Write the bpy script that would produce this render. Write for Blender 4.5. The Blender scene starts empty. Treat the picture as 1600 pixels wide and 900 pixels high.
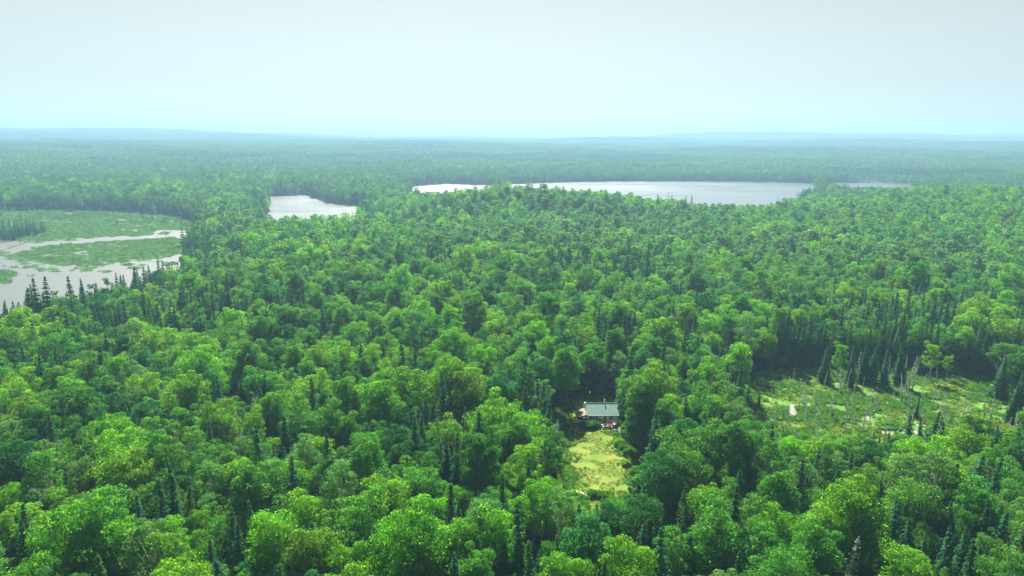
import bpy, bmesh, math, random
import numpy as np
from mathutils import Vector, Matrix, Euler

R = math.radians
rng = np.random.default_rng(11)
random.seed(11)
scn = bpy.context.scene
col = scn.collection

# ------------------------------------------------------------------ camera
CAM_Z = 83.0
PITCH, ROLL = R(12.35), R(0.40)
FPX = 1067.0                                   # focal length in photo pixels (1600 wide)
cam_d = bpy.data.cameras.new('camera')
cam = bpy.data.objects.new('camera', cam_d); col.objects.link(cam)
cam_d.sensor_width = 36.0
cam_d.lens = 36.0 * FPX / 1600.0
cam_d.clip_start = 0.5; cam_d.clip_end = 60000.0
CM = Matrix.Rotation(math.pi/2 - PITCH, 3, 'X') @ Matrix.Rotation(ROLL, 3, 'Z')
cam.matrix_world = Matrix.Translation((0, 0, CAM_Z)) @ CM.to_4x4()
scn.camera = cam

# ------------------------------------------------------------------ sky, sun, exposure
SUN_AZ, SUN_EL = R(-5.0), R(46.0)             # azimuth from +Y towards +X
world = bpy.data.worlds.new('World'); scn.world = world; world.use_nodes = True
wn = world.node_tree; wn.nodes.clear()
w_out = wn.nodes.new('ShaderNodeOutputWorld'); w_bg = wn.nodes.new('ShaderNodeBackground')
w_sky = wn.nodes.new('ShaderNodeTexSky'); w_sky.sky_type = 'NISHITA'; w_sky.sun_disc = False
w_sky.sun_elevation = SUN_EL; w_sky.sun_rotation = SUN_AZ
w_sky.air_density = 1.0; w_sky.dust_density = 0.5; w_sky.ozone_density = 2.0; w_sky.altitude = 200
w_hs = wn.nodes.new('ShaderNodeHueSaturation'); w_hs.inputs['Saturation'].default_value = 0.30
wn.links.new(w_sky.outputs[0], w_hs.inputs['Color'])
w_mx = wn.nodes.new('ShaderNodeMix'); w_mx.data_type = 'RGBA'; w_mx.blend_type = 'MULTIPLY'; w_mx.inputs[0].default_value = 1.0
w_mx.inputs[7].default_value = (0.58, 0.59, 0.53, 1)
wn.links.new(w_hs.outputs[0], w_mx.inputs[6]); wn.links.new(w_mx.outputs[2], w_bg.inputs[0]); wn.links.new(w_bg.outputs[0], w_out.inputs[0])
w_bg.inputs[1].default_value = 0.05
sun_d = bpy.data.lights.new('sun', 'SUN'); sun_d.energy = 5.0; sun_d.angle = R(0.6)
sun_d.color = (1.0, 0.93, 0.80)
sun = bpy.data.objects.new('sun', sun_d); col.objects.link(sun)
to_sun = Vector((math.sin(SUN_AZ)*math.cos(SUN_EL), math.cos(SUN_AZ)*math.cos(SUN_EL), math.sin(SUN_EL)))
sun.rotation_euler = to_sun.to_track_quat('Z', 'Y').to_euler()
sun.location = (0, 0, 400)
vs = scn.view_settings
vs.view_transform = 'Standard'; vs.look = 'None'; vs.gamma = 1.0; vs.use_curve_mapping = False
vs.exposure = 1.7
cy = scn.cycles
cy.max_bounces = 10; cy.diffuse_bounces = 8; cy.glossy_bounces = 2; cy.transmission_bounces = 4
cy.volume_bounces = 1; cy.transparent_max_bounces = 8
cy.use_denoising = True
try:
    cy.denoiser = 'OPENIMAGEDENOISE'; cy.denoising_input_passes = 'RGB_ALBEDO_NORMAL'; cy.denoising_prefilter = 'ACCURATE'
except Exception:
    pass
cy.sample_clamp_indirect = 4.0
HAZE_DENSITY = 2.5e-4

# ------------------------------------------------------------------ helpers
MCAM = np.array(CM)                             # columns: right, up, back
def ray(px, py):
    d = np.array([(px - 800)/FPX, (450 - py)/FPX, -1.0])
    return MCAM @ d
def at(px, py, z=0.0):                          # where the sight line meets the level z
    d = ray(px, py); t = (z - CAM_Z)/d[2]
    return (d[0]*t, d[1]*t)
def project(x, y, z):                           # world -> photo pixels
    P = np.stack([np.asarray(x, float), np.asarray(y, float), np.asarray(z, float) - CAM_Z], -1) @ MCAM
    w = np.maximum(-P[..., 2], 1e-3)
    return 800 + FPX*P[..., 0]/w, 450 - FPX*P[..., 1]/w
def vn(x, y, s=0):                              # value noise 0..1
    x = np.asarray(x, float); y = np.asarray(y, float)
    xi = np.floor(x).astype(np.int64); yi = np.floor(y).astype(np.int64)
    fx = x - xi; fy = y - yi; fx = fx*fx*(3-2*fx); fy = fy*fy*(3-2*fy)
    def h(a, b):
        n = (a*374761393 + b*668265263 + s*974711 + 1442695) & 0xffffffff
        n = ((n ^ (n >> 13))*1274126177) & 0xffffffff
        return ((n ^ (n >> 16)) & 0xffff)/65535.0
    return (h(xi, yi)*(1-fx) + h(xi+1, yi)*fx)*(1-fy) + (h(xi, yi+1)*(1-fx) + h(xi+1, yi+1)*fx)*fy
def fbm(x, y, s=0, o=4):
    v = 0; a = 0.5
    for i in range(o):
        v = v + a*vn(x*2**i, y*2**i, s+i*17); a *= 0.5
    return v/(1-0.5**o)
def sm(t):
    t = np.clip(t, 0, 1); return t*t*(3-2*t)
def sdf(x, y, poly):                            # signed distance, negative inside
    x = np.asarray(x, float); y = np.asarray(y, float)
    d = np.full(x.shape, 1e18); inside = np.zeros(x.shape, bool); n = len(poly)
    for i in range(n):
        ax, ay = poly[i]; bx, by = poly[(i+1) % n]
        ex, ey = bx-ax, by-ay
        t = np.clip(((x-ax)*ex + (y-ay)*ey)/(ex*ex+ey*ey+1e-12), 0, 1)
        d = np.minimum(d, (x-ax-ex*t)**2 + (y-ay-ey*t)**2)
        c = ((ay > y) != (by > y))
        with np.errstate(divide='ignore', invalid='ignore'):
            xx = ax + (y-ay)*ex/(ey if abs(ey) > 1e-12 else 1e-12)
        inside ^= c & (x < xx)
    return np.where(inside, -1, 1)*np.sqrt(d)
def mesh_np(name, V, F, mats=(), midx=None, smooth=False):
    V = np.asarray(V, np.float32); F = np.asarray(F, np.int32)
    m = bpy.data.meshes.new(name); k = F.shape[1]
    m.vertices.add(len(V)); m.vertices.foreach_set('co', V.ravel())
    m.loops.add(F.size); m.loops.foreach_set('vertex_index', F.ravel())
    m.polygons.add(len(F))
    m.polygons.foreach_set('loop_start', np.arange(0, F.size, k, dtype=np.int32))
    m.polygons.foreach_set('loop_total', np.full(len(F), k, np.int32))
    if midx is not None: m.polygons.foreach_set('material_index', np.asarray(midx, np.int32))
    m.polygons.foreach_set('use_smooth', np.full(len(F), smooth, bool))
    for mt in mats: m.materials.append(mt)
    m.update(calc_edges=True); m.validate()
    return m
def link(name, data, parent=None, loc=None):
    o = bpy.data.objects.new(name, data); col.objects.link(o)
    if parent is not None: o.parent = parent
    if loc is not None: o.location = loc
    return o
def tag(o, label=None, cat=None, group=None, kind=None):
    if label: o['label'] = label
    if cat: o['category'] = cat
    if group: o['group'] = group
    if kind: o['kind'] = kind
    return o
class MB:                                       # collects quads into one mesh
    def __init__(s): s.v = []; s.f = []
    def quad(s, a, b, c, d):
        n = len(s.v); s.v += [a, b, c, d]; s.f.append((n, n+1, n+2, n+3))
    def box(s, x0, x1, y0, y1, z0, z1):
        n = len(s.v)
        s.v += [(x0,y0,z0),(x1,y0,z0),(x1,y1,z0),(x0,y1,z0),(x0,y0,z1),(x1,y0,z1),(x1,y1,z1),(x0,y1,z1)]
        for q in ((0,3,2,1),(4,5,6,7),(0,1,5,4),(1,2,6,5),(2,3,7,6),(3,0,4,7)): s.f.append(tuple(n+i for i in q))
        return s
    def hexa(s, p):                             # 8 corners in box order
        n = len(s.v); s.v += [tuple(q) for q in p]
        for q in ((0,3,2,1),(4,5,6,7),(0,1,5,4),(1,2,6,5),(2,3,7,6),(3,0,4,7)): s.f.append(tuple(n+i for i in q))
        return s
    def tube(s, pts, rad, k=6):
        V, F = tube(pts, rad, k); n = len(s.v)
        s.v += [tuple(q) for q in V]; s.f += [tuple(int(i)+n for i in q) for q in F]
        return s
    def build(s, name, mat, parent=None, bevel=0.0, smooth=False):
        m = bpy.data.meshes.new(name); m.from_pydata(s.v, [], s.f); m.materials.append(mat)
        bm = bmesh.new(); bm.from_mesh(m)
        bmesh.ops.recalc_face_normals(bm, faces=bm.faces)
        if bevel: bmesh.ops.bevel(bm, geom=bm.edges[:], offset=bevel, segments=2, affect='EDGES', clamp_overlap=True)
        bm.to_mesh(m); bm.free()
        if smooth: m.polygons.foreach_set('use_smooth', [True]*len(m.polygons))
        return link(name, m, parent)
def tube(pts, rad, k=6):
    pts = np.asarray(pts, float); n = len(pts); V = []; F = []
    for i in range(n):
        t = pts[min(i+1, n-1)] - pts[max(i-1, 0)]; t = t/(np.linalg.norm(t)+1e-9)
        a = np.cross(t, [0.31, 0.95, 0.05] if abs(t[1]) < 0.9 else [1, 0, 0]); a /= np.linalg.norm(a)+1e-9
        b = np.cross(t, a)
        for j in range(k):
            w = 2*math.pi*j/k; V.append(pts[i] + rad[i]*(math.cos(w)*a + math.sin(w)*b))
    for i in range(n-1):
        for j in range(k):
            j2 = (j+1) % k; F.append((i*k+j, i*k+j2, (i+1)*k+j2, (i+1)*k+j))
    return np.array(V), np.array(F, int)

# ------------------------------------------------------------------ materials
def mat(name, c, rough=0.7, spec=0.3, metal=0.0, var=0.0, scale=1.0, c2=None, bump=0.0, bscale=8.0):
    m = bpy.data.materials.new(name); m.use_nodes = True; nt = m.node_tree
    b = nt.nodes['Principled BSDF']
    b.inputs['Roughness'].default_value = rough; b.inputs['Specular IOR Level'].default_value = spec
    b.inputs['Metallic'].default_value = metal; b.inputs['Base Color'].default_value = (*c, 1)
    if var or c2:
        tc = nt.nodes.new('ShaderNodeTexCoord'); nz = nt.nodes.new('ShaderNodeTexNoise')
        nz.inputs['Scale'].default_value = scale; nz.inputs['Detail'].default_value = 6
        nt.links.new(tc.outputs['Object'], nz.inputs['Vector'])
        rp = nt.nodes.new('ShaderNodeValToRGB'); rp.color_ramp.elements[0].position = 0.32; rp.color_ramp.elements[1].position = 0.68
        lo = c2 if c2 else tuple(v*(1-var) for v in c)
        rp.color_ramp.elements[0].color = (*lo, 1); rp.color_ramp.elements[1].color = (*c, 1)
        nt.links.new(nz.outputs['Fac'], rp.inputs['Fac']); nt.links.new(rp.outputs['Color'], b.inputs['Base Color'])
    if bump:
        tc = nt.nodes.new('ShaderNodeTexCoord'); nz = nt.nodes.new('ShaderNodeTexNoise')
        nz.inputs['Scale'].default_value = bscale; nz.inputs['Detail'].default_value = 5
        nt.links.new(tc.outputs['Object'], nz.inputs['Vector'])
        bp = nt.nodes.new('ShaderNodeBump'); bp.inputs['Strength'].default_value = bump; bp.inputs['Distance'].default_value = 0.3
        nt.links.new(nz.outputs['Fac'], bp.inputs['Height']); nt.links.new(bp.outputs['Normal'], b.inputs['Normal'])
    return m
def leaf_mat(name, c, trans, hue=0.013, val=0.20, tmix=0.42, rough=0.55):
    m = bpy.data.materials.new(name); m.use_nodes = True; nt = m.node_tree; nt.nodes.clear()
    out = nt.nodes.new('ShaderNodeOutputMaterial'); mix = nt.nodes.new('ShaderNodeMixShader')
    p = nt.nodes.new('ShaderNodeBsdfPrincipled'); t = nt.nodes.new('ShaderNodeBsdfTranslucent')
    p.inputs['Roughness'].default_value = 0.8; p.inputs['Specular IOR Level'].default_value = 0.04
    oi = nt.nodes.new('ShaderNodeObjectInfo')
    gm = nt.nodes.new('ShaderNodeNewGeometry')
    def mr(src, a, b):
        n = nt.nodes.new('ShaderNodeMapRange'); n.inputs['To Min'].default_value = a; n.inputs['To Max'].default_value = b
        nt.links.new(src, n.inputs['Value']); return n.outputs[0]
    h = mr(oi.outputs['Random'], 0.5-hue, 0.5+hue)
    ml = nt.nodes.new('ShaderNodeMath'); ml.operation = 'MULTIPLY'; ml.inputs[1].default_value = 7.31
    nt.links.new(oi.outputs['Random'], ml.inputs[0])
    fr = nt.nodes.new('ShaderNodeMath'); fr.operation = 'FRACT'; nt.links.new(ml.outputs[0], fr.inputs[0])
    v = mr(fr.outputs[0], 1-val, 1+val)
    isl = mr(gm.outputs['Random Per Island'], 0.86, 1.14)
    mm = nt.nodes.new('ShaderNodeMath'); mm.operation = 'MULTIPLY'; nt.links.new(v, mm.inputs[0]); nt.links.new(isl, mm.inputs[1])
    for colr, sh in ((c, p.inputs['Base Color']), (trans, t.inputs['Color'])):
        hs = nt.nodes.new('ShaderNodeHueSaturation'); hs.inputs['Color'].default_value = (*colr, 1)
        nt.links.new(h, hs.inputs['Hue']); nt.links.new(mm.outputs[0], hs.inputs['Value'])
        nt.links.new(hs.outputs[0], sh)
    mix.inputs[0].default_value = tmix
    nt.links.new(p.outputs[0], mix.inputs[1]); nt.links.new(t.outputs[0], mix.inputs[2]); nt.links.new(mix.outputs[0], out.inputs[0])
    return m
M = {}
M['leaf_bright'] = leaf_mat('leaf_bright', (0.086, 0.240, 0.014), (0.255, 0.590, 0.024), tmix=0.5)
M['leaf_mid'] = leaf_mat('leaf_mid', (0.052, 0.180, 0.022), (0.155, 0.450, 0.040), tmix=0.5)
M['leaf_deep'] = leaf_mat('leaf_deep', (0.030, 0.138, 0.034), (0.080, 0.330, 0.055), tmix=0.5)
M['leaf_pale'] = leaf_mat('leaf_pale', (0.085, 0.215, 0.055), (0.190, 0.460, 0.080), hue=0.015, tmix=0.5)
M['needle'] = leaf_mat('needle', (0.036, 0.140, 0.056), (0.065, 0.250, 0.065), tmix=0.35, hue=0.015)
M['needle_light'] = leaf_mat('needle_light', (0.065, 0.170, 0.045), (0.120, 0.290, 0.050), tmix=0.4, hue=0.015)
M['needle_grey'] = leaf_mat('needle_grey', (0.300, 0.380, 0.320), (0.250, 0.330, 0.260), tmix=0.3, hue=0.01)
M['bark'] = mat('bark', (0.17, 0.14, 0.11), 0.9, 0.1, var=0.5, scale=3)
M['birch_bark'] = mat('birch_bark', (0.55, 0.53, 0.48), 0.8, 0.1, var=0.5, scale=4)
M['dead_wood'] = mat('dead_wood', (0.60, 0.60, 0.59), 0.9, 0.1, var=0.35, scale=3)

# ------------------------------------------------------------------ layout of the land
WATER = -6.0
def pts(l): return [at(*p) for p in l]
# shapes of the open places as seen in the photo (pixels), used to keep tree tops out of the view of them
VIS = {
 'lake': [(815,291),(900,285),(1000,284),(1100,284),(1200,285),(1262,289),(1258,297),(1225,312),(1180,320),(1120,318),(1050,312),(1000,306),(940,300),(860,295)],
 'westlake': [(650,293),(700,288),(765,291),(755,297),(660,302)],
 'arm': [(1310,286),(1430,286),(1425,295),(1330,293)],
 'pond': [(430,309),(455,307),(480,307),(500,316),(525,324),(565,328),(545,333),(525,335),(500,337),(470,338),(440,337),(427,333),(432,326),(425,319)],
 'marsh': [(-150,330),(0,330),(160,331),(270,339),(305,352),(303,370),(282,380),(275,402),(230,414),(150,436),(60,446),(10,462),(-150,490)],
 'lawn': [(868,638),(892,624),(938,614),(968,622),(970,690),(986,708),(1000,735),(990,760),(945,780),(888,782),(882,735),(876,700),(864,664)],
 'bog': [(1152,604),(1185,584),(1300,575),(1420,580),(1535,594),(1556,625),(1548,672),(1600,700),(1500,692),(1400,682),(1300,680),(1215,672),(1168,650)],
}
LAKE = [at(790,288,-6), at(900,284.5,-6), at(1000,283.5,-6), at(1100,283.5,-6), at(1200,284.5,-6), at(1268,287,-6), at(1275,296,0), at(1235,314,8), at(1180,324,10), at(1100,324,10), at(1000,312,10), at(900,304,10), at(800,299,10)]
WLAKE = [at(645,291,-6), at(700,287,-6), at(770,290,-6), at(790,297,6), at(700,304,8), at(640,304,8)]
ARM = [at(1300,285.5,-6), at(1435,285.5,-6), at(1432,297,2), at(1300,297,2)]
POND = [at(424,307,-6), at(480,305.5,-6), at(515,318,-6), at(575,325,-6), at(545,340,9), at(500,344,9), at(418,342,9)]
MARSH = [at(-260,329,-6), at(0,329,-6), at(160,330,-6), at(270,338,-6), at(309,351,-6), at(308,372,-6), at(288,384,-6), at(284,412,8), at(215,428,9), at(135,452,9), at(40,468,9), at(-20,480,9), at(-260,520,9)]
LAWN = [at(870,634), at(892,622), at(938,617), at(968,626), at(974,690), at(992,708), at(1008,735), at(1003,770), at(985,830), at(920,830), at(878,800), at(876,735), at(870,700), at(862,664)]
BOGZ = -1.0
BOG = [at(1146,604,BOGZ), at(1180,582,BOGZ), at(1300,573,BOGZ), at(1420,578,BOGZ), at(1540,591,BOGZ), at(1585,612,BOGZ), at(1640,640,BOGZ), at(1700,720,BOGZ), at(1600,745,BOGZ), at(1450,722,BOGZ), at(1300,714,BOGZ), at(1205,695,BOGZ), at(1160,650,BOGZ)]
WATERS = [LAKE, WLAKE, ARM, POND, MARSH]
def water_sd(x, y):
    d = np.full(np.shape(x), 1e9)
    for p in WATERS: d = np.minimum(d, sdf(x, y, p))
    return d + 14*(fbm(x/38, y/38, 141, 3)-0.5)
def height(x, y):
    x = np.asarray(x, float); y = np.asarray(y, float); D = np.hypot(x, y)
    h = 7*(fbm(x/260, y/260, 3) - 0.5) + 3*(fbm(x/70, y/70, 5, 2) - 0.5)
    h = h + 15*np.exp(-((x-5)/140)**2 - ((y-705)/50)**2) - 4*np.exp(-((x-10)/180)**2 - ((y-610)/45)**2)
    h = h + 25*np.exp(-((x-600)/215)**2 - ((y-600)/240)**2)
    h = h - 3*np.exp(-((x-90)/160)**2 - ((y-540)/60)**2)
    h = h + 22*sm((D-1450)/1900) + 9*sm((D-1400)/600)*np.clip(-x/900, 0, 1)
    rid = fbm(x/2600 + 4.2, y/1100 + 1.7, 9, 3) - 0.42
    h = h + 225*rid*sm((D-2300)/4500)
    h = h + 46*np.abs(fbm(x/1300+9.1, y/620+3.3, 19, 3)-0.5)*sm((D-1900)/900)
    h = h + 16*sm((D-5000)/4000) + 14*sm((D-9000)/4000)
    calm = np.minimum(sdf(x, y, LAWN), sdf(x, y, BOG))
    k = sm((calm-4)/45); near_bog = sm((sdf(x, y, BOG)-1)/14)
    h = h*k
    h = h*near_bog + (BOGZ-0.6)*(1-near_bog)
    d = water_sd(x, y)
    bank = WATER + 0.5 + 0.035*np.maximum(d, 0) + 1.2*(fbm(x/30, y/30, 8, 2)-0.3)
    h = np.where(d > 0, h*sm(d/130) + bank*(1-sm(d/130)), WATER - np.minimum(4.0, 0.4 - d*0.12))
    return np.where(d > 3, np.maximum(h, WATER+0.6), h)

# --- ground sheet to the horizon
az = np.concatenate([np.arange(-52, 52.01, 0.3), np.arange(56, 307, 4.0)])
az = np.radians(az); na = len(az)
rr = np.concatenate([[0.5, 8, 16], 24*1.0182**np.arange(0, 362)]); rr = rr[rr < 16500]; nr = len(rr)
A_, R_ = np.meshgrid(az, rr)
GX = R_*np.sin(A_); GY = R_*np.cos(A_); GZ = height(GX, GY)
V = np.stack([GX, GY, GZ], -1).reshape(-1, 3)
i, j = np.meshgrid(np.arange(nr-1), np.arange(na), indexing='ij'); j2 = (j+1) % na
F = np.stack([i*na+j, i*na+j2, (i+1)*na+j2, (i+1)*na+j], -1).reshape(-1, 4)[:, ::-1]
M['forest_floor'] = mat('forest_floor', (0.050, 0.075, 0.022), 0.95, 0.05, c2=(0.022, 0.042, 0.014), scale=0.08, bump=1.0, bscale=0.12)
ground = link('ground', mesh_np('ground', V, F, [M['forest_floor']], smooth=True)); tag(ground, kind='structure')

# --- water
M['water'] = mat('water', (0.030, 0.045, 0.045), 0.25, 1.0)
nt = M['water'].node_tree; tc = nt.nodes.new('ShaderNodeTexCoord'); mp = nt.nodes.new('ShaderNodeMapping'); nz = nt.nodes.new('ShaderNodeTexNoise'); mr = nt.nodes.new('ShaderNodeMapRange')
mp.inputs['Scale'].default_value = (0.006, 0.02, 1); nz.inputs['Scale'].default_value = 1.0; nz.inputs['Detail'].default_value = 5
mr.inputs['From Min'].default_value = 0.35; mr.inputs['From Max'].default_value = 0.65; mr.inputs['To Min'].default_value = 0.27; mr.inputs['To Max'].default_value = 0.35   # wind ruffles the water in streaks
nt.links.new(tc.outputs['Object'], mp.inputs[0]); nt.links.new(mp.outputs[0], nz.inputs['Vector']); nt.links.new(nz.outputs['Fac'], mr.inputs[0]); nt.links.new(mr.outputs[0], nt.nodes['Principled BSDF'].inputs['Roughness'])
def sheet(name, poly, z, m, grow=12):
    P = np.array(poly); c = P.mean(0)
    v = P - c; P = c + v*(1 + grow/np.linalg.norm(v, axis=1, keepdims=True))
    me = bpy.data.meshes.new(name); me.from_pydata([(p[0], p[1], z) for p in P], [], [tuple(range(len(P)))])
    bm = bmesh.new(); bm.from_mesh(me); bmesh.ops.triangulate(bm, faces=bm.faces[:])
    bmesh.ops.recalc_face_normals(bm, faces=bm.faces)
    for f in bm.faces:
        if f.normal.z < 0: f.normal_flip()
    bm.to_mesh(me); bm.free(); me.materials.append(m)
    return tag(link(name, me), kind='structure')
sheet('lake', LAKE, WATER, M['water']); sheet('lake', WLAKE, WATER, M['water']); sheet('lake', ARM, WATER, M['water'])
sheet('pond', POND, WATER, M['water']); M['river_water'] = mat('river_water', (0.045, 0.060, 0.055), 0.42, 1.0)
sheet('river', MARSH, WATER+0.002, M['river_water'], 8)

# --- sedge marsh standing in the river: a fine sheet that rises out of the water where the photo shows green
CH = [at(*p, WATER) for p in ((20,392),(48,384),(100,379),(200,373.5),(310,366))]
def seg_dist(x, y, line):
    d = np.full(np.shape(x), 1e9)
    for (ax, ay), (bx, by) in zip(line[:-1], line[1:]):
        ex, ey = bx-ax, by-ay; t = np.clip(((x-ax)*ex+(y-ay)*ey)/(ex*ex+ey*ey), 0, 1)
        d = np.minimum(d, np.hypot(x-ax-ex*t, y-ay-ey*t))
    return d
ISLE = [at(*p, WATER) for p in ((38,398),(60,388),(120,383),(200,378),(288,373),(300,384),(290,396),(230,402),(150,411),(85,412))]
NORTH = [at(*p, WATER) for p in ((-260,326),(0,326),(160,328),(270,336),(312,348),(308,358),(230,368),(120,373),(60,378),(38,376),(-260,378))]
SW = [at(*p, WATER) for p in ((-260,424),(0,424),(18,430),(12,442),(-260,446))]
def marsh_h(x, y):
    n = fbm(x/26, y/13, 31, 4) - 0.5; n2 = fbm(x/7, y/4, 37, 3) - 0.5
    di = sdf(x, y, ISLE) - 9 + n*24 + n2*14; dn = sdf(x, y, NORTH) + n*22 + n2*8; ds = sdf(x, y, SW) + n*20 + n2*8
    d = np.minimum(np.minimum(di, dn), ds)
    fringe = 30*(fbm(x/9, y/6.5, 44, 3) - 0.5) + 3.0
    south = sdf(x, y, ISLE) - 46
    d = np.minimum(d, np.where((south < 0), fringe, 99))        # broken mats in the shallows round the island
    ch = seg_dist(x, y, CH) - 9 + n*9
    d = np.maximum(d, -ch)
    hole = 22*(0.31 - fbm(x/14, y/8, 52, 4))
    d = np.maximum(d, hole)
    return WATER + np.clip(-d*0.11, -0.8, 0.45) + 0.25*(vn(x/1.7, y/1.7, 6)-0.5)*(d < 0)
P = np.array(MARSH); x0, x1, y0, y1 = P[:,0].min()+60, P[:,0].max()+6, P[:,1].min(), P[:,1].max()+10
gx = np.arange(max(x0, -760), x1, 1.9); gy = np.arange(y0, y1, 2.2)
X, Y = np.meshgrid(gx, gy); Z = marsh_h(X, Y)
Z = np.where(sdf(X, Y, MARSH) > 6, WATER-0.9, Z)
idx = np.arange(X.size).reshape(X.shape)
F = np.stack([idx[:-1,:-1], idx[:-1,1:], idx[1:,1:], idx[1:,:-1]], -1).reshape(-1, 4)
zz = Z.ravel(); keep = (zz[F].max(1) > WATER-0.35); F = F[keep]
u, inv = np.unique(F, return_inverse=True)
M['sedge'] = mat('sedge', (0.072, 0.165, 0.040), 0.95, 0.02, c2=(0.028, 0.090, 0.026), scale=0.22, bump=0.6, bscale=1.5)
tag(link('marsh', mesh_np('marsh', np.stack([X, Y, Z], -1).reshape(-1, 3)[u], inv.reshape(F.shape), [M['sedge']], smooth=True)), kind='structure')

# --- lawn and bog sheets draped over the ground
def drape(name, poly, step, zf, m, edge=0.0):
    P = np.array(poly)
    X, Y = np.meshgrid(np.arange(P[:,0].min()-3, P[:,0].max()+3, step), np.arange(P[:,1].min()-3, P[:,1].max()+3, step))
    d = sdf(X, Y, poly) + edge*(fbm(X/6, Y/6, 61, 3)-0.5)
    Z = zf(X, Y, d); idx = np.arange(X.size).reshape(X.shape)
    F = np.stack([idx[:-1,:-1], idx[:-1,1:], idx[1:,1:], idx[1:,:-1]], -1).reshape(-1, 4)
    F = F[(d.ravel()[F].max(1) < 1.0)]
    u, inv = np.unique(F, return_inverse=True)
    return tag(link(name, mesh_np(name, np.stack([X, Y, Z], -1).reshape(-1, 3)[u], inv.reshape(F.shape), [m], smooth=True)), kind='structure')
def lawn_mat():
    m = mat('lawn_grass', (0.20, 0.245, 0.050), 0.95, 0.05, c2=(0.10, 0.19, 0.034), scale=0.16, bump=0.5, bscale=2.5)
    return m
M['lawn'] = lawn_mat()
def lawn_z(x, y): return height(x, y) + 0.06 + 0.06*vn(x/1.1, y/1.1, 71)
drape('lawn', LAWN, 0.9, lambda x, y, d: lawn_z(x, y) - 0.5*sm((d+0.2)/1.5), M['lawn'], 5.0)
def bog_z(x, y):
    n = fbm(x/6.5, y/4.0, 81, 4)-0.5; big = fbm(x/32, y/20, 85, 2)-0.5
    wet = sm((sdf(x, y, BOGWET)+10)/-18)
    return BOGZ + 0.12 + 0.30*(1-wet) + n*(0.75+0.8*wet) + 0.25*big - 0.16*wet + 0.55*(fbm(x/2.1, y/1.5, 89, 2)-0.5)*wet
BOGWET = [at(*p, BOGZ) for p in ((1180,640),(1240,622),(1310,610),(1400,620),(1480,640),(1600,680),(1600,735),(1400,712),(1280,700),(1190,672))]
POOL = [at(*p, BOGZ) for p in ((1235,636),(1240,633),(1239,640),(1241,646),(1237,652),(1234,650),(1236,643))]
def bog_zf(x, y, d):
    z = bog_z(x, y); p = sdf(x, y, POOL) + 3.0*(fbm(x/2.5, y/2.5, 88, 3)-0.5); z = np.where(p < 1.2, np.minimum(z, BOGZ-0.25+0.3*np.maximum(p, 0)), z)
    return z - 0.3*sm((d+0.2)/2)
M['bog'] = mat('bog_sedge', (0.145, 0.270, 0.045), 0.95, 0.05, c2=(0.050, 0.170, 0.032), scale=0.35, bump=0.7, bscale=2.0)
drape('bog', BOG, 0.7, bog_zf, M['bog'], 4.0)
M['bog_water'] = mat('glare_water', (0.30, 0.33, 0.28), 0.35, 0.5, var=0.4, scale=0.4)  # bright sky reflection on the puddles is put into this pale base colour
sheet('bog_water', BOG, BOGZ-0.02, M['bog_water'], -1)

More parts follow.
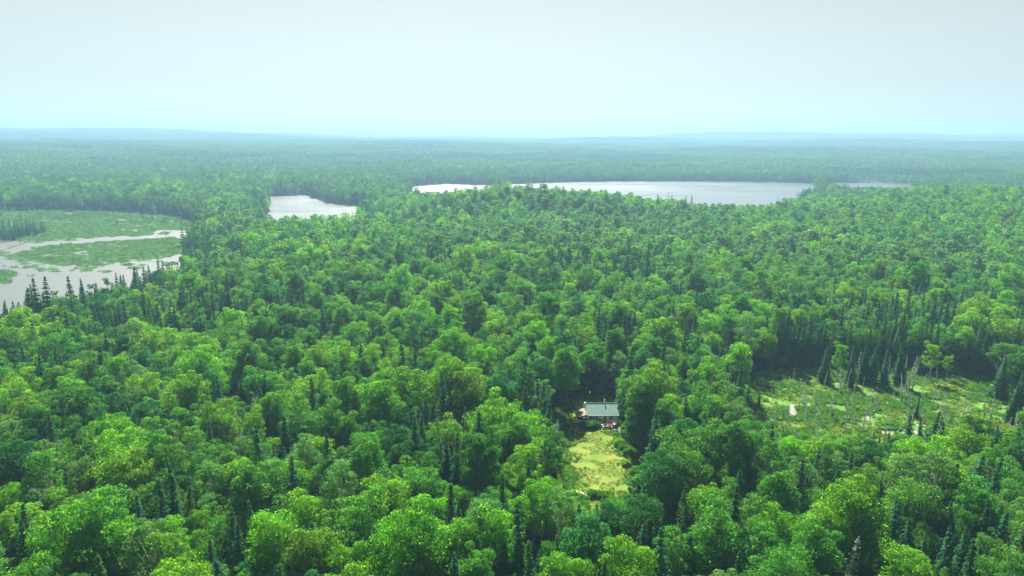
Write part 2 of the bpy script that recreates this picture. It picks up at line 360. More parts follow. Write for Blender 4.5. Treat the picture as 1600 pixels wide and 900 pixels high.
# ------------------------------------------------------------------ tree makers
def cards(C, N, size, asp=0.62, g=rng):
    n = len(C); N = N/(np.linalg.norm(N, axis=1, keepdims=True)+1e-9)
    t = np.cross(N, g.normal(size=(n, 3))); t /= np.linalg.norm(t, axis=1, keepdims=True)+1e-9
    b = np.cross(N, t); s = size[:, None] if np.ndim(size) else size
    V = np.stack([C+t*s, C+b*s*asp, C-t*s*0.9, C-b*s*asp], 1).reshape(-1, 3)
    return V, np.arange(4*n).reshape(n, 4)
def join(parts):
    V = []; F = []; o = 0
    for v, f in parts:
        V.append(v); F.append(np.asarray(f)+o); o += len(v)
    return np.concatenate(V), np.concatenate(F)
def broadleaf(seed, H=20, Rc=5.0, base=0.30, npf=58, nl=125, leaf=0.34, oval=1.0, gap=0.12, puff=0.33):
    g = np.random.default_rng(seed)
    zb = base*H; L = H - zb
    ph = g.uniform(0, 6.28, 6); am = g.uniform(0.08, 0.22, 3)
    k = np.arange(npf) + 0.5; th = 2.39996*k + g.uniform(-0.35, 0.35, npf); ct = 1 - 1.72*k/npf   # to a little below the equator
    st = np.sqrt(np.maximum(1-ct*ct, 0.02))
    lob = 1 + am[0]*np.cos(2*th+ph[0]) + am[1]*np.cos(3*th+ph[1]+2*ct) + am[2]*np.cos(5*th+ph[2]-3*ct)
    rad = g.uniform(0.60, 0.90, npf)*lob
    zc = zb + L*0.44
    cx = st*np.cos(th)*Rc*rad; cyy = st*np.sin(th)*Rc*rad
    cz = zc + np.where(ct > 0, ct*(H-zc)*0.86, ct*(zc-zb)*0.95)*(0.85+0.3*g.random(npf))*np.where(ct > 0.6, lob, 1)
    rp = Rc*puff*g.uniform(0.6, 1.4, npf)
    keep = g.random(npf) > gap
    C = np.stack([cx, cyy, np.minimum(cz, H-rp*0.4)], 1)[keep]; rp = rp[keep]
    m = len(C)
    D = g.normal(size=(m, nl, 3)); D[..., 2] = D[..., 2]*0.85 + 0.45
    D /= np.linalg.norm(D, axis=2, keepdims=True)
    rr_ = (0.45 + 0.6*g.random((m, nl, 1))**0.6)
    Pp = C[:, None] + D*rr_*rp[:, None, None]*np.array([1.1, 1.1, 0.8])
    Nn = D*0.8 + np.array([0, 0, 0.35]) + 0.36*g.normal(size=D.shape)
    sz = leaf*g.uniform(0.65, 1.35, m*nl)
    crown = cards(Pp.reshape(-1, 3), Nn.reshape(-1, 3), sz, g=g)
    # trunk with limbs that reach the clumps
    lean = g.normal(0, 0.35, 2); r0 = 0.016*H
    tp = np.array([[lean[0]*t*t, lean[1]*t*t, -0.4+t*(zc+0.28*L+0.4)] for t in np.linspace(0, 1, 6)])
    T = [tube(tp, np.linspace(r0, r0*0.25, 6), 7)]
    for q in g.choice(m, min(12, m), replace=False):
        e = C[q]; s0 = np.clip((e[2]-zb)/L*0.5 + 0.25, 0.3, 0.85); sp = np.array([np.interp(s0, np.linspace(0, 1, 6), tp[:, a]) for a in range(3)])
        mid = sp*0.5 + e*0.5 + np.array([0, 0, -0.25])
        T.append(tube([sp, mid, e], [r0*0.42, r0*0.26, r0*0.08], 4))
    return crown, join(T)
def multi(seed, H, Rc, base, n=3, **kw):         # several leaders from one base: a broad uneven crown
    g = np.random.default_rng(seed*7+1); cs = []; ts = []; a0 = g.uniform(0, 6.28)
    for q in range(n):
        hq = H*(1.0 if q == 0 else g.uniform(0.74, 0.94)); rq = Rc*g.uniform(0.58, 0.74); r = Rc*g.uniform(0.30, 0.48); a = a0 + 6.283*q/n + g.uniform(-0.4, 0.4)
        off = np.array([r*math.cos(a), r*math.sin(a), 0])
        (cv, cf), (tv, tf) = broadleaf(seed*10+q, hq, rq, base*g.uniform(0.8, 1.15), **kw)
        cs.append((cv + off, cf)); ts.append((tv + off*np.clip(tv[:, 2:3]/(0.45*H), 0, 1), tf))
    return join(cs), join(ts)
def spruce(seed, H=18, Rc=2.7, lev=30, br=9, leaf=0.40, base=0.06, droop=0.25, sparse=0.0, power=0.9):
    g = np.random.default_rng(seed); C = []; N = []; S = []; T = []
    T.append(tube([[0, 0, -0.4], [0, 0, H*0.5], [0, 0, H*0.99]], [0.013*H, 0.008*H, 0.02], 6))
    ang0 = g.uniform(0, 6.28, lev)
    for l in range(lev):
        t = base + (1-base)*(l + g.uniform(0, 0.6))/lev; z = H*t
        nb = max(3, int(br*(1-0.5*t)))
        for q in range(nb):
            if g.random() < sparse: continue
            a = 6.283*(q+g.uniform(0, 0.8))/nb + ang0[l]
            Lb = Rc*((1-t)**power)*g.uniform(0.65, 1.15) + 0.12
            n = max(2, int(Lb/0.36)); s = np.linspace(0.25, 1, n)
            dz = -droop*Lb*s + 0.16*Lb*s*s
            rad = np.array([math.cos(a), math.sin(a), 0]); side = np.array([-math.sin(a), math.cos(a), 0])
            for w in (-1, 0, 1):
                off = side*w*0.30*(1.1-s)[:, None]*min(Lb, 1.6)
                c = rad*(Lb*s)[:, None] + off + np.array([0, 0, z]) + np.stack([0*s, 0*s, dz - abs(w)*0.08 + g.normal(0, 0.05, n)], 1)
                C.append(c); N.append(rad*0.55 + np.array([0, 0, 0.9]) + g.normal(0, 0.32, (n, 3)))
                S.append(np.full(n, leaf)*g.uniform(0.8, 1.25, n)*(1.1-0.35*t))
            if l % 3 == 0 and q % 2 == 0 and sparse > 0:
                T.append(tube([[0, 0, z], rad*Lb*0.95+np.array([0, 0, z-droop*Lb*0.8])], [0.05, 0.015], 4))
    nt_ = 10; zt = np.linspace(H*0.95, H*1.01, nt_)
    C.append(np.stack([g.normal(0, 0.05, nt_), g.normal(0, 0.05, nt_), zt], 1)); N.append(g.normal(size=(nt_, 3))*[1, 1, 0.2]); S.append(np.full(nt_, leaf*0.7))
    crown = cards(np.concatenate(C), np.concatenate(N), np.concatenate(S), 0.55, g)
    return crown, join(T)
def dead_tree(seed, H=14, spread=1.0, n1=9, n2=5, straight=False):
    g = np.random.default_rng(seed); T = []; B = []
    lean = g.normal(0, 0.5, 2); ts = np.linspace(0, 1, 7)
    tp = np.stack([lean[0]*ts**2, lean[1]*ts**2, -0.4 + ts*(H+0.4)], 1)
    T.append(tube(tp, np.linspace(0.014*H+0.05, 0.05, 7), 6))
    for q in range(n1):
        s = g.uniform(0.3, 0.95); p = np.array([np.interp(s, ts, tp[:, a]) for a in range(3)]); a = g.uniform(0, 6.28)
        Lb = (0.10 if straight else 0.30)*H*(1.1-s*0.7)*spread*g.uniform(0.6, 1.2); up = g.uniform(-0.25, 0.25) if straight else g.uniform(0.6, 1.6)
        d = np.array([math.cos(a), math.sin(a), up]); d /= np.linalg.norm(d)
        e = p + d*Lb; B.append(tube([p, p+d*Lb*0.5+g.normal(0, 0.12, 3), e], [0.08, 0.06, 0.03], 4))
        for w in range(n2):
            s2 = g.uniform(0.35, 1); p2 = p + d*Lb*s2; d2 = d + g.normal(0, 0.5, 3); d2 /= np.linalg.norm(d2)
            B.append(tube([p2, p2+d2*Lb*g.uniform(0.25, 0.5)], [0.045, 0.022], 3))
    return join(B), join(T)

# kind -> list of (crown mesh, trunk mesh, words, height, crown radius)
PROTO = {'broadleaf': [], 'aspen': [], 'conifer': [], 'tamarack': [], 'dead': [], 'snag': []}
def add_proto(kind, ct, leafm, trunkm, words, H, Rc):
    (cv, cf), (tv, tf) = ct
    PROTO[kind].append((mesh_np('crown', cv, cf, [leafm]), mesh_np('trunk', tv, tf, [trunkm], smooth=True), words, H, Rc, ct, leafm, trunkm))
for s, (lm, w, Hh, Rc, ba, ov) in enumerate([
        ('leaf_bright', 'bright green round-crowned', 19, 5.4, 0.28, 1), ('leaf_bright', 'bright green lumpy-crowned', 20, 4.8, 0.30, 1),
        ('leaf_bright', 'bright green broad domed', 17, 5.6, 0.25, 1), ('leaf_mid', 'mid green oval-crowned', 21, 4.4, 0.26, 1),
        ('leaf_mid', 'mid green round-crowned', 19, 5.2, 0.30, 1), ('leaf_mid', 'mid green uneven-crowned', 18, 4.8, 0.22, 1),
        ('leaf_deep', 'deep green dense round-crowned', 18, 4.8, 0.22, 1), ('leaf_deep', 'deep green tall oval-crowned', 21, 4.3, 0.24, 1)]):
    add_proto('broadleaf', broadleaf(100+s, Hh, Rc, ba, npf=66, nl=290, leaf=0.20, gap=0.12, puff=0.31) if s in (0, 3, 6) else multi(100+s, Hh, Rc, ba, 3 if s != 7 else 2, npf=30, nl=210, leaf=0.20, gap=0.10, puff=0.40), M[lm], M['bark'], w, Hh, Rc)
for s, (lm, w, Hh, Rc) in enumerate([('leaf_pale', 'pale green loose-crowned', 19, 3.6), ('leaf_pale', 'pale green feathery', 17, 3.9),
        ('leaf_mid', 'mid green thin-crowned', 20, 3.4), ('leaf_bright', 'light green airy', 18, 3.5)]):
    add_proto('aspen', broadleaf(200+s, Hh, Rc, 0.32, npf=46, nl=170, leaf=0.18, gap=0.22, puff=0.30), M[lm], M['birch_bark'], w, Hh, Rc)
for s, (lm, w, Hh, Rc, br, le) in enumerate([('needle', 'dark green dense conical', 18, 3.4, 11, 32), ('needle', 'dark green narrow spired', 19, 2.5, 10, 34),
        ('needle', 'dark green bushy', 16, 3.8, 12, 28), ('needle_light', 'lighter green slender', 17, 2.6, 10, 30)]):
    add_proto('conifer', spruce(300+s, Hh, Rc, le, br), M[lm], M['bark'], w, Hh, Rc)
add_proto('tamarack', spruce(340, 20, 3.4, 24, 7, 0.28, 0.12, 0.10, 0.22, 0.8), M['needle_light'], M['bark'], 'pale green open-branched', 20, 3.4)
add_proto('tamarack', spruce(341, 18, 2.8, 22, 7, 0.28, 0.12, 0.12, 0.28, 0.85), M['needle_light'], M['bark'], 'pale green sparse-branched', 18, 2.8)
add_proto('tamarack', spruce(342, 17, 3.1, 26, 8, 0.25, 0.05, 0.22, 0.25), M['needle_grey'], M['dead_wood'], 'silvery grey dying', 17, 3.1)
for s in range(3): add_proto('dead', dead_tree(400+s, 15, 1.0, 12, 7), M['dead_wood'], M['dead_wood'], ['bare grey fan-branched', 'bare grey upright-branched', 'leafless pale twiggy'][s], 15, 3)
for s in range(4): add_proto('snag', dead_tree(420+s, [9, 11, 7, 10][s], 1.0, [14, 26, 5, 9][s], [1, 2, 0, 1][s], True), M['dead_wood'], M['dead_wood'],
        ['thin grey stick-like', 'bushy grey bare-branched', 'short broken-topped', 'slim pale bare'][s], [9, 11, 7, 10][s], 1)

# ------------------------------------------------------------------ where the trees stand
def conifer_share(x, y):
    px, py = project(x, y, height(x, y) + 9); D = np.hypot(x, y)
    c = 0.09 + 0.50*sm((fbm(x/55, y/55, 91, 3)-0.54)/0.14)
    w = water_sd(x, y); b = sdf(x, y, BOG)
    c = np.maximum(c, 0.85*(1-sm((w-6)/40)))
    c = np.maximum(c, 0.72*(1-sm((b-2)/16)))
    for (ax, ay, rx, ry, k) in ((255,800,75,60,0.6), (1505,860,80,45,0.85), (710,690,50,60,0.6), (860,670,30,50,0.6), (1590,600,45,90,0.7), (330,380,60,40,0.8), (1330,300,110,14,0.9)):
        c = np.maximum(c, k*np.exp(-((px-ax)/rx)**2 - ((py-ay)/ry)**2))
    hill = np.exp(-((x-520)/300)**2 - ((y-560)/300)**2) + np.exp(-((x-30)/190)**2 - ((y-690)/80)**2)
    return np.where(w < 40, c, c*(1-0.8*np.clip(hill, 0, 1)))
def clear_scale(x, y, zg, H, Rc, s):
    """shrink (or drop) trees whose tops would hide an open place that the photo shows"""
    s = s.copy(); D = np.hypot(x, y)
    for it in range(7):
        bad = np.zeros(len(x), bool)
        for key, poly in VIS.items():
            P = np.array(poly)
            far = {'lawn': 176.0, 'bog': 196.0, 'marsh': 480.0}.get(key, max(np.hypot(*at(p[0], p[1], -3)) for p in poly)*0.93)
            if far < D.min(): continue
            q_ = np.where(D < far)[0]
            for fx, fz in ((0, 1.0), (0, 0.8), (0, 0.6), (0, 0.4), (-0.85, 0.65), (0.85, 0.65), (-0.85, 0.4), (0.85, 0.4)):
                px, py = project(x[q_] + fx*Rc[q_]*s[q_], y[q_], zg[q_] + H[q_]*s[q_]*fz)
                bad[q_] |= (sdf(px, py, poly) < (-1.0 if key != 'bog' else 0))
        s = np.where(bad, s*0.80, s)
    return np.where(bad | (s < 0.28), 0, s)
trees = []            # x, y, kind, proto, scale, rot  (near, one by one)
KH = {'broadleaf': (19.0, 5.0), 'aspen': (18.5, 3.6), 'conifer': (17.5, 2.6), 'tamarack': (18.5, 3.1), 'dead': (15, 3), 'snag': (9, 1)}
def hand(px, py, kind, proto, scale=1.0):
    Hh = PROTO[kind][proto][3]*scale; z = 0.0
    for _ in range(5):
        x, y = at(px, py, z + Hh); z = float(height(x, y))
    trees.append([x, y, kind, proto, scale, random.uniform(0, 6.28), True])
for t in [
    (889,543,'broadleaf',3,1.0), (1020,574,'broadleaf',0,1.12), (999,592,'broadleaf',3,0.95), (1006,634,'broadleaf',6,0.78), (1042,622,'broadleaf',0,0.82),
    (981,542,'conifer',0,1.22), (853,622,'conifer',1,0.95), (870,655,'tamarack',2,0.72), (846,640,'conifer',2,0.9), (1093,596,'conifer',1,0.85),
    (183,711,'broadleaf',0,1.05), (152,758,'broadleaf',4,1.1), (106,778,'broadleaf',1,1.15), (40,864,'broadleaf',2,1.05), (243,866,'broadleaf',1,1.0), (20,690,'broadleaf',6,1.0),
    (80,690,'aspen',2,1.0), (190,672,'broadleaf',0,1.0), (262,738,'aspen',1,0.9), (330,768,'aspen',0,0.7), (385,728,'broadleaf',3,0.95), (295,835,'broadleaf',0,0.7),
    (248,748,'conifer',1,1.05), (213,772,'conifer',0,0.95), (362,815,'conifer',0,0.95), (298,740,'conifer',1,0.8), (396,785,'conifer',1,0.9),
    (440,788,'broadleaf',2,1.1), (550,770,'broadleaf',4,1.1), (598,745,'broadleaf',0,0.95), (645,794,'broadleaf',0,1.2), (707,802,'broadleaf',1,0.9), (490,810,'broadleaf',1,1.0),
    (528,718,'aspen',0,1.1), (500,740,'tamarack',1,0.95), (420,712,'broadleaf',4,0.95), (574,680,'broadleaf',3,1.0), (540,858,'broadleaf',0,0.9), (640,857,'broadleaf',1,0.9),
    (712,680,'conifer',1,1.05), (698,652,'tamarack',0,1.0), (711,718,'conifer',1,0.7), (756,676,'broadleaf',3,1.0), (662,726,'broadleaf',4,0.9), (755,775,'aspen',1,1.1),
    (790,790,'aspen',3,1.05), (835,745,'aspen',3,1.0), (872,760,'aspen',1,0.95), (828,690,'aspen',3,1.05), (640,577,'broadleaf',0,1.1), (590,592,'broadleaf',1,1.1), (700,560,'broadleaf',0,1.15), (725,570,'broadleaf',1,1.1),
    (1102,665,'broadleaf',4,1.05), (1030,710,'broadleaf',6,0.8), (1225,735,'broadleaf',3,0.95), (1110,757,'broadleaf',1,0.85), (1130,790,'broadleaf',4,1.05), (985,855,'broadleaf',0,1.0),
    (1050,830,'broadleaf',5,0.9), (1340,747,'broadleaf',1,1.2), (1455,680,'broadleaf',0,1.05), (1430,740,'broadleaf',4,1.0), (1540,745,'broadleaf',5,1.05), (1285,680,'aspen',3,0.95),
    (1240,795,'broadleaf',2,1.0), (1300,795,'broadleaf',0,0.95), (1230,838,'broadleaf',4,1.1), (1410,850,'broadleaf',1,0.95), (1580,850,'broadleaf',4,1.0), (1370,690,'broadleaf',6,0.8), (1395,692,'conifer',2,0.7),
    (1324,832,'tamarack',2,1.05), (1298,836,'conifer',1,0.85), (1512,830,'conifer',0,0.95), (1488,826,'conifer',1,0.95), (1445,832,'conifer',0,0.9), (1533,853,'conifer',2,0.9), (1470,828,'conifer',1,0.9), (1500,726,'conifer',3,0.95), (1555,708,'conifer',1,0.9),
    (1572,560,'conifer',2,0.95), (1592,548,'broadleaf',5,0.9), (1604,585,'conifer',0,0.9), (1590,606,'conifer',2,0.75),
    (1312,538,'aspen',3,0.8), (1292,545,'conifer',0,0.75), (1335,542,'conifer',1,0.8), (1355,541,'conifer',0,0.8), (1367,546,'conifer',2,0.85), (1388,548,'conifer',1,0.75), (1413,541,'conifer',0,0.85), (1484,560,'aspen',3,0.5), (1460,540,'aspen',3,0.8), (1440,552,'conifer',3,0.55),
    (395,612,'dead',0,0.95), (1058,683,'dead',1,0.95), (1452,722,'dead',0,0.9), (563,705,'dead',2,0.95), (875,795,'dead',2,0.7), (1177,775,'dead',0,0.8), (745,765,'dead',1,1.0), (1248,672,'dead',0,0.7), (1572,545,'dead',1,0.9), (270,690,'dead',2,0.8), (130,715,'aspen',0,0.9)]:
    hand(*t)
def hand_far(px, py, D, kind, proto):            # a tree on the shore at distance D whose tip stands against the water
    d = ray(px, py); k = D/math.hypot(d[0], d[1]); x, y = d[0]*k, d[1]*k; zt = CAM_Z + d[2]*k; zg = float(height(x, y))
    trees.append([x, y, kind, proto, max(0.5, min(1.6, (zt-zg)/PROTO[kind][proto][3])), random.uniform(0, 6.28), True])
for t in ((1030,303,725,'conifer',0), (1046,300,728,'tamarack',0), (1050,302,735,'conifer',2), (1071,306,726,'conifer',1), (1083,305,722,'conifer',1), (1213,314,735,'conifer',2), (1227,309,738,'conifer',0),
          (940,299,745,'conifer',0), (947,301,742,'conifer',1), (53,434,338,'conifer',0), (67,430,340,'conifer',0), (108,431,342,'conifer',1), (205,416,380,'conifer',1), (36,440,336,'conifer',2)):
    hand_far(*t)
# darts, big crowns first
def dart_fill(Dmin, Dmax, n, cell=8.0):
    a = np.radians(rng.uniform(-45, 45, n)); D = np.sqrt(rng.uniform(Dmin**2, Dmax**2, n))
    x = D*np.sin(a); y = D*np.cos(a)
    ok = (water_sd(x, y) > 3) & (sdf(x, y, LAWN) > 2.5) & (sdf(x, y, BOG) > 1.0)
    x, y = x[ok], y[ok]; n = len(x)
    c = conifer_share(x, y); u = rng.random(n)
    asp = 0.10 + 0.5*sm((fbm(x/70+5, y/70, 95, 3)-0.5)/0.15)
    kind = np.where(u < c, 'conifer', np.where(rng.random(n) < asp, 'aspen', 'broadleaf'))
    kind = np.where((rng.random(n) < 0.035) & (u > 0.1), 'tamarack', kind); kind = np.where(rng.random(n) < 0.012, 'dead', kind)
    s = np.clip(rng.normal(0.82, 0.17, n), 0.45, 1.25); s[n//2:] *= rng.uniform(0.35, 0.85, n - n//2)   # later darts: young trees in the gaps
    s = np.where(kind == 'conifer', s*1.08, s)
    Hk = np.array([KH[k][0] for k in kind]); Rk = np.array([KH[k][1] for k in kind])
    zg = height(x, y); s2 = clear_scale(x, y, zg, Hk, Rk, s)
    grid = {}
    def put(px, py, r): grid.setdefault((int(px//cell), int(py//cell)), []).append((px, py, r))
    for t in trees: put(t[0], t[1], KH[t[2]][1]*t[4])
    for q in range(n):
        if s2[q] <= 0: continue
        r = Rk[q]*s2[q]*(1.0 if q < n//2 else 0.8); X_, Y_ = x[q], y[q]; gx_, gy_ = int(X_//cell), int(Y_//cell); good = True
        for ix in (-1, 0, 1):
            for iy in (-1, 0, 1):
                for (bx, by, br) in grid.get((gx_+ix, gy_+iy), ()):
                    if (bx-X_)**2 + (by-Y_)**2 < (0.62*(r+br))**2: good = False; break
                if not good: break
            if not good: break
        if good:
            put(X_, Y_, r); k = str(kind[q]); npz = {'tamarack': 2, 'broadleaf': 8}.get(k, len(PROTO[k]))
            trees.append([X_, Y_, k, int(rng.integers(npz)), float(s2[q]), float(rng.uniform(0, 6.28)), False])
NEAR_MAX = 430.0
dart_fill(45, NEAR_MAX, 90000)
print('near trees', len(trees))

# snags and young conifers out in the bog
bx0, bx1 = min(p[0] for p in BOG), max(p[0] for p in BOG)
by0, by1 = min(p[1] for p in BOG), max(p[1] for p in BOG)
nb = 0
for (px, py, pr, s) in ((1340,600,1,1.1), (1425,612,1,1.15), (1420,640,3,1.2), (1312,618,0,1.1), (1322,612,0,0.9), (1338,598,0,0.8), (1388,586,0,0.8), (1398,584,0,0.7), (1265,646,0,0.8), (1254,660,0,0.8), (1283,668,3,0.6),
                        (1467,655,0,0.9), (1475,672,3,0.8), (1537,662,0,1.1), (1548,655,3,0.9), (1510,650,0,0.6), (1354,585,2,0.9), (1365,583,2,0.9), (1430,590,1,0.7), (1210,668,0,0.8), (1440,622,0,0.9), (1381,596,1,0.7)):
    x, y = at(px, py, BOGZ); trees.append([x, y, 'snag', pr, s, random.uniform(0, 6.28), True]); nb += 1
while nb < 110:
    x, y = random.uniform(bx0, bx1), random.uniform(by0, by1)
    if sdf(np.array(x), np.array(y), BOG) < -3 and random.random() < 0.3 + 0.7*float(sdf(np.array(x), np.array(y), BOGWET) < 4):
        trees.append([x, y, 'snag', random.choice((0, 0, 2, 3, 3, 1)), random.uniform(0.5, 1.05), random.uniform(0, 6.28), True]); nb += 1
for (px, py, s) in ((1430,654,0.42), (1437,690,0.45), (1500,680,0.36), (1290,604,0.25), (1443,588,0.35), (1448,583,0.3), (1545,680,0.4), (1185,640,0.35), (1470,668,0.22), (1300,655,0.2)):
    x, y = at(px, py, BOGZ); trees.append([x, y, 'conifer', 1, s*0.85, random.uniform(0, 6.28), True])

# ------------------------------------------------------------------ nearest trees one by one, the others as forest
CAT = {'broadleaf': ('maple_tree', 'maple', 'tree'), 'aspen': ('aspen_tree', 'aspen', 'tree'), 'conifer': ('spruce_tree', 'spruce', 'tree'),
       'tamarack': ('larch_tree', 'larch', 'tree'), 'dead': ('dead_tree', 'dead tree', 'dead tree'), 'snag': ('tree_snag', 'snag', 'dead tree')}
T = trees
tx = np.array([t[0] for t in T]); ty = np.array([t[1] for t in T]); tz = height(tx, ty)
th_ = np.array([PROTO[t[2]][t[3]][3]*t[4] for t in T]); tr_ = np.array([PROTO[t[2]][t[3]][4]*t[4] for t in T])
bogd = sdf(tx, ty, BOG); lawnd = sdf(tx, ty, LAWN)
inb = bogd < 0; tz[inb] = np.maximum(bog_z(tx[inb], ty[inb]), BOGZ-0.2)
ppx, ppy = project(tx, ty, tz + th_*0.75); tpx, tpy = project(tx, ty, tz + th_)
dist = np.sqrt(tx**2 + ty**2 + (CAM_Z-tz-th_)**2)
inview = (ppx > -30) & (ppx < 1630) & (tpy < 905) & (ppy > 0)
size = th_*tr_/dist**2
LIMIT = {'broadleaf': 300, 'aspen': 200, 'conifer': 240, 'tamarack': 60, 'dead': 40, 'snag': 130}
single = np.zeros(len(T), bool)
kinds = np.array([t[2] for t in T])
for k, lim in LIMIT.items():
    ii = np.where((kinds == k) & inview)[0]
    pri = size[ii] + np.where(np.array([T[q][6] for q in ii], bool), 10, 0)
    single[ii[np.argsort(-pri)][:lim]] = True
cabx, caby = at(942, 650); LONG = []
for q in np.where(single)[0]:
    t = T[q]; k = t[2]; pm = PROTO[k][t[3]]; nm, noun, cat = CAT[k]; s = t[4]
    root = link(nm, None, None, (tx[q], ty[q], tz[q]))
    root.rotation_euler = (random.gauss(0, R(2.2)), random.gauss(0, R(2.2)), t[5]); root.scale = (s, s, s); root.empty_display_size = 0.5
    link('trunk', pm[1], root); link('branches' if k in ('dead', 'snag') else 'crown', pm[0], root)
    hh = th_[q]
    szw = 'towering' if hh > 21.5 else 'tall' if hh > 17 else 'mid-sized' if hh > 11 else 'small'
    if k == 'snag': szw = 'taller' if hh > 8 else 'low'
    if inb[q]: where = 'out in the boggy clearing'
    elif lawnd[q] < 9: where = 'at the lawn edge'
    elif bogd[q] < 9: where = 'on the bog rim'
    elif math.hypot(tx[q]-cabx, ty[q]-caby) < 34: where = 'close around the cabin'
    elif ty[q] > caby+10: where = 'behind the cabin'
    elif tx[q] < 12: where = 'between lawn and marsh'
    elif bogd[q] < 40 and tx[q] > 45: where = 'before the bog'
    else: where = 'before the lawn'
    dn = np.hypot(tx-tx[q], ty-ty[q]); dn[q] = 1e9; dn[~(single | (dist < 260))] = 1e9; nn = int(np.argmin(dn))
    rel = 'taller' if th_[nn] > hh*1.12 else 'lower' if th_[nn] < hh*0.88 else 'level'
    dn[nn] = 1e9; n2 = int(np.argmin(dn)); rel2 = 'taller' if th_[n2] > hh*1.12 else 'lower' if th_[n2] < hh*0.88 else 'level'
    kw = {'broadleaf': 'maple', 'aspen': 'aspen', 'conifer': 'spruce', 'tamarack': 'larch', 'dead': 'bare tree', 'snag': 'snag'}
    long_ = '%s %s %s beside a %s %s and %s %s, %s' % (szw, pm[2], noun, rel, kw[T[nn][2]], rel2, kw[T[n2][2]], where)
    lab = '%s %s %s beside a %s %s, %s' % (szw, pm[2], noun, rel, {'broadleaf': 'maple', 'aspen': 'aspen', 'conifer': 'spruce', 'tamarack': 'larch', 'dead': 'bare tree', 'snag': 'snag'}[T[nn][2]], where)
    tag(root, lab, cat, {'broadleaf': 'maple trees of the forest', 'aspen': 'aspen trees of the forest', 'conifer': 'spruce trees of the forest', 'tamarack': 'larch trees of the forest',
                         'dead': 'dead trees in the forest', 'snag': 'dead snags in the bog'}[k])
    LONG.append((root, long_))
from collections import Counter
cnt = Counter(o['label'] for o, _ in LONG)
for o, l2 in LONG:
    if cnt[o['label']] > 1 and len(l2.split()) <= 16: o['label'] = l2
print('single trees', int(single.sum()))

# --- forest as instances (stuff): sources live in collections outside the scene
def lod(kind, seed, Hh, Rc, lm):
    if kind == 'conifer': return spruce(seed, Hh, Rc, 13, 6, 0.62)
    return broadleaf(seed, Hh, Rc, 0.22, npf=38, nl=70, leaf=0.38, gap=0.10, puff=0.36)
def source(cname, items):
    c = bpy.data.collections.new(cname)
    for n, (ct, lm, tm) in enumerate(items):
        (cv, cf), (tv, tf) = ct
        V, F = join([(cv, cf), (tv, tf)])
        me = mesh_np('%s_%02d' % (cname, n), V, F, [lm, tm], np.concatenate([np.zeros(len(cf)), np.ones(len(tf))]))
        o = bpy.data.objects.new('%s_%02d' % (cname, n), me); c.objects.link(o)
    return c
def scatter(name, coll, P, rot, scl, idx, label, cat):
    n = len(P)
    me = bpy.data.meshes.new(name); me.vertices.add(n); me.vertices.foreach_set('co', np.asarray(P, np.float32).ravel())
    a = me.attributes.new('rz', 'FLOAT', 'POINT'); a.data.foreach_set('value', np.asarray(rot, np.float32))
    a = me.attributes.new('sc', 'FLOAT_VECTOR', 'POINT'); a.data.foreach_set('vector', np.asarray(scl, np.float32).ravel())
    a = me.attributes.new('pick', 'INT', 'POINT'); a.data.foreach_set('value', np.asarray(idx, np.int32))
    me.update(); o = link(name, me)
    ng = bpy.data.node_groups.new(name, 'GeometryNodeTree')
    ng.interface.new_socket('Geometry', in_out='INPUT', socket_type='NodeSocketGeometry')
    ng.interface.new_socket('Geometry', in_out='OUTPUT', socket_type='NodeSocketGeometry')
    N = ng.nodes; gi = N.new('NodeGroupInput'); go = N.new('NodeGroupOutput')
    ci = N.new('GeometryNodeCollectionInfo'); ci.inputs['Collection'].default_value = coll
    ci.inputs['Separate Children'].default_value = True; ci.inputs['Reset Children'].default_value = True
    ip = N.new('GeometryNodeInstanceOnPoints'); ip.inputs['Pick Instance'].default_value = True
    def attr(nm, ty):
        q = N.new('GeometryNodeInputNamedAttribute'); q.data_type = ty; q.inputs['Name'].default_value = nm; return q
    ar, as_, ai = attr('rz', 'FLOAT'), attr('sc', 'FLOAT_VECTOR'), attr('pick', 'INT')
    cx = N.new('ShaderNodeCombineXYZ')
    L = ng.links
    L.new(ar.outputs[0], cx.inputs[2]); L.new(gi.outputs[0], ip.inputs['Points']); L.new(ci.outputs[0], ip.inputs['Instance'])
    L.new(ai.outputs[0], ip.inputs['Instance Index']); L.new(cx.outputs[0], ip.inputs['Rotation']); L.new(as_.outputs[0], ip.inputs['Scale'])
    L.new(ip.outputs[0], go.inputs[0])
    md = o.modifiers.new('scatter', 'NODES'); md.node_group = ng
    return tag(o, label, cat, kind='stuff')
def sc3(s, g=rng): return np.stack([s*g.uniform(0.9, 1.12, len(s)), s*g.uniform(0.9, 1.12, len(s)), s*g.uniform(0.92, 1.12, len(s))], 1)
for grp, nm, lab in ((('broadleaf', 'aspen'), 'leafy_forest', 'green leafy forest filling the land behind the cabin'),
                     (('conifer', 'tamarack', 'dead'), 'spruce_forest', 'dark spruces scattered through the leafy forest')):
    items = []; offs = {}
    for k in grp:
        offs[k] = len(items); items += [(p[5], p[6], p[7]) for p in PROTO[k]]
    ii = np.where(np.isin(kinds, grp) & ~single)[0]
    scatter(nm, source('source_'+nm, items), np.stack([tx, ty, tz], 1)[ii], [T[q][5] for q in ii], sc3(np.array([T[q][4] for q in ii])),
            [offs[T[q][2]] + T[q][3] for q in ii], lab, 'forest')
M['leaf_distant'] = leaf_mat('leaf_distant', (0.026, 0.085, 0.020), (0.055, 0.17, 0.022))
M['leaf_far'] = leaf_mat('leaf_far', (0.042, 0.125, 0.020), (0.10, 0.28, 0.022), hue=0.013, val=0.2, tmix=0.5)
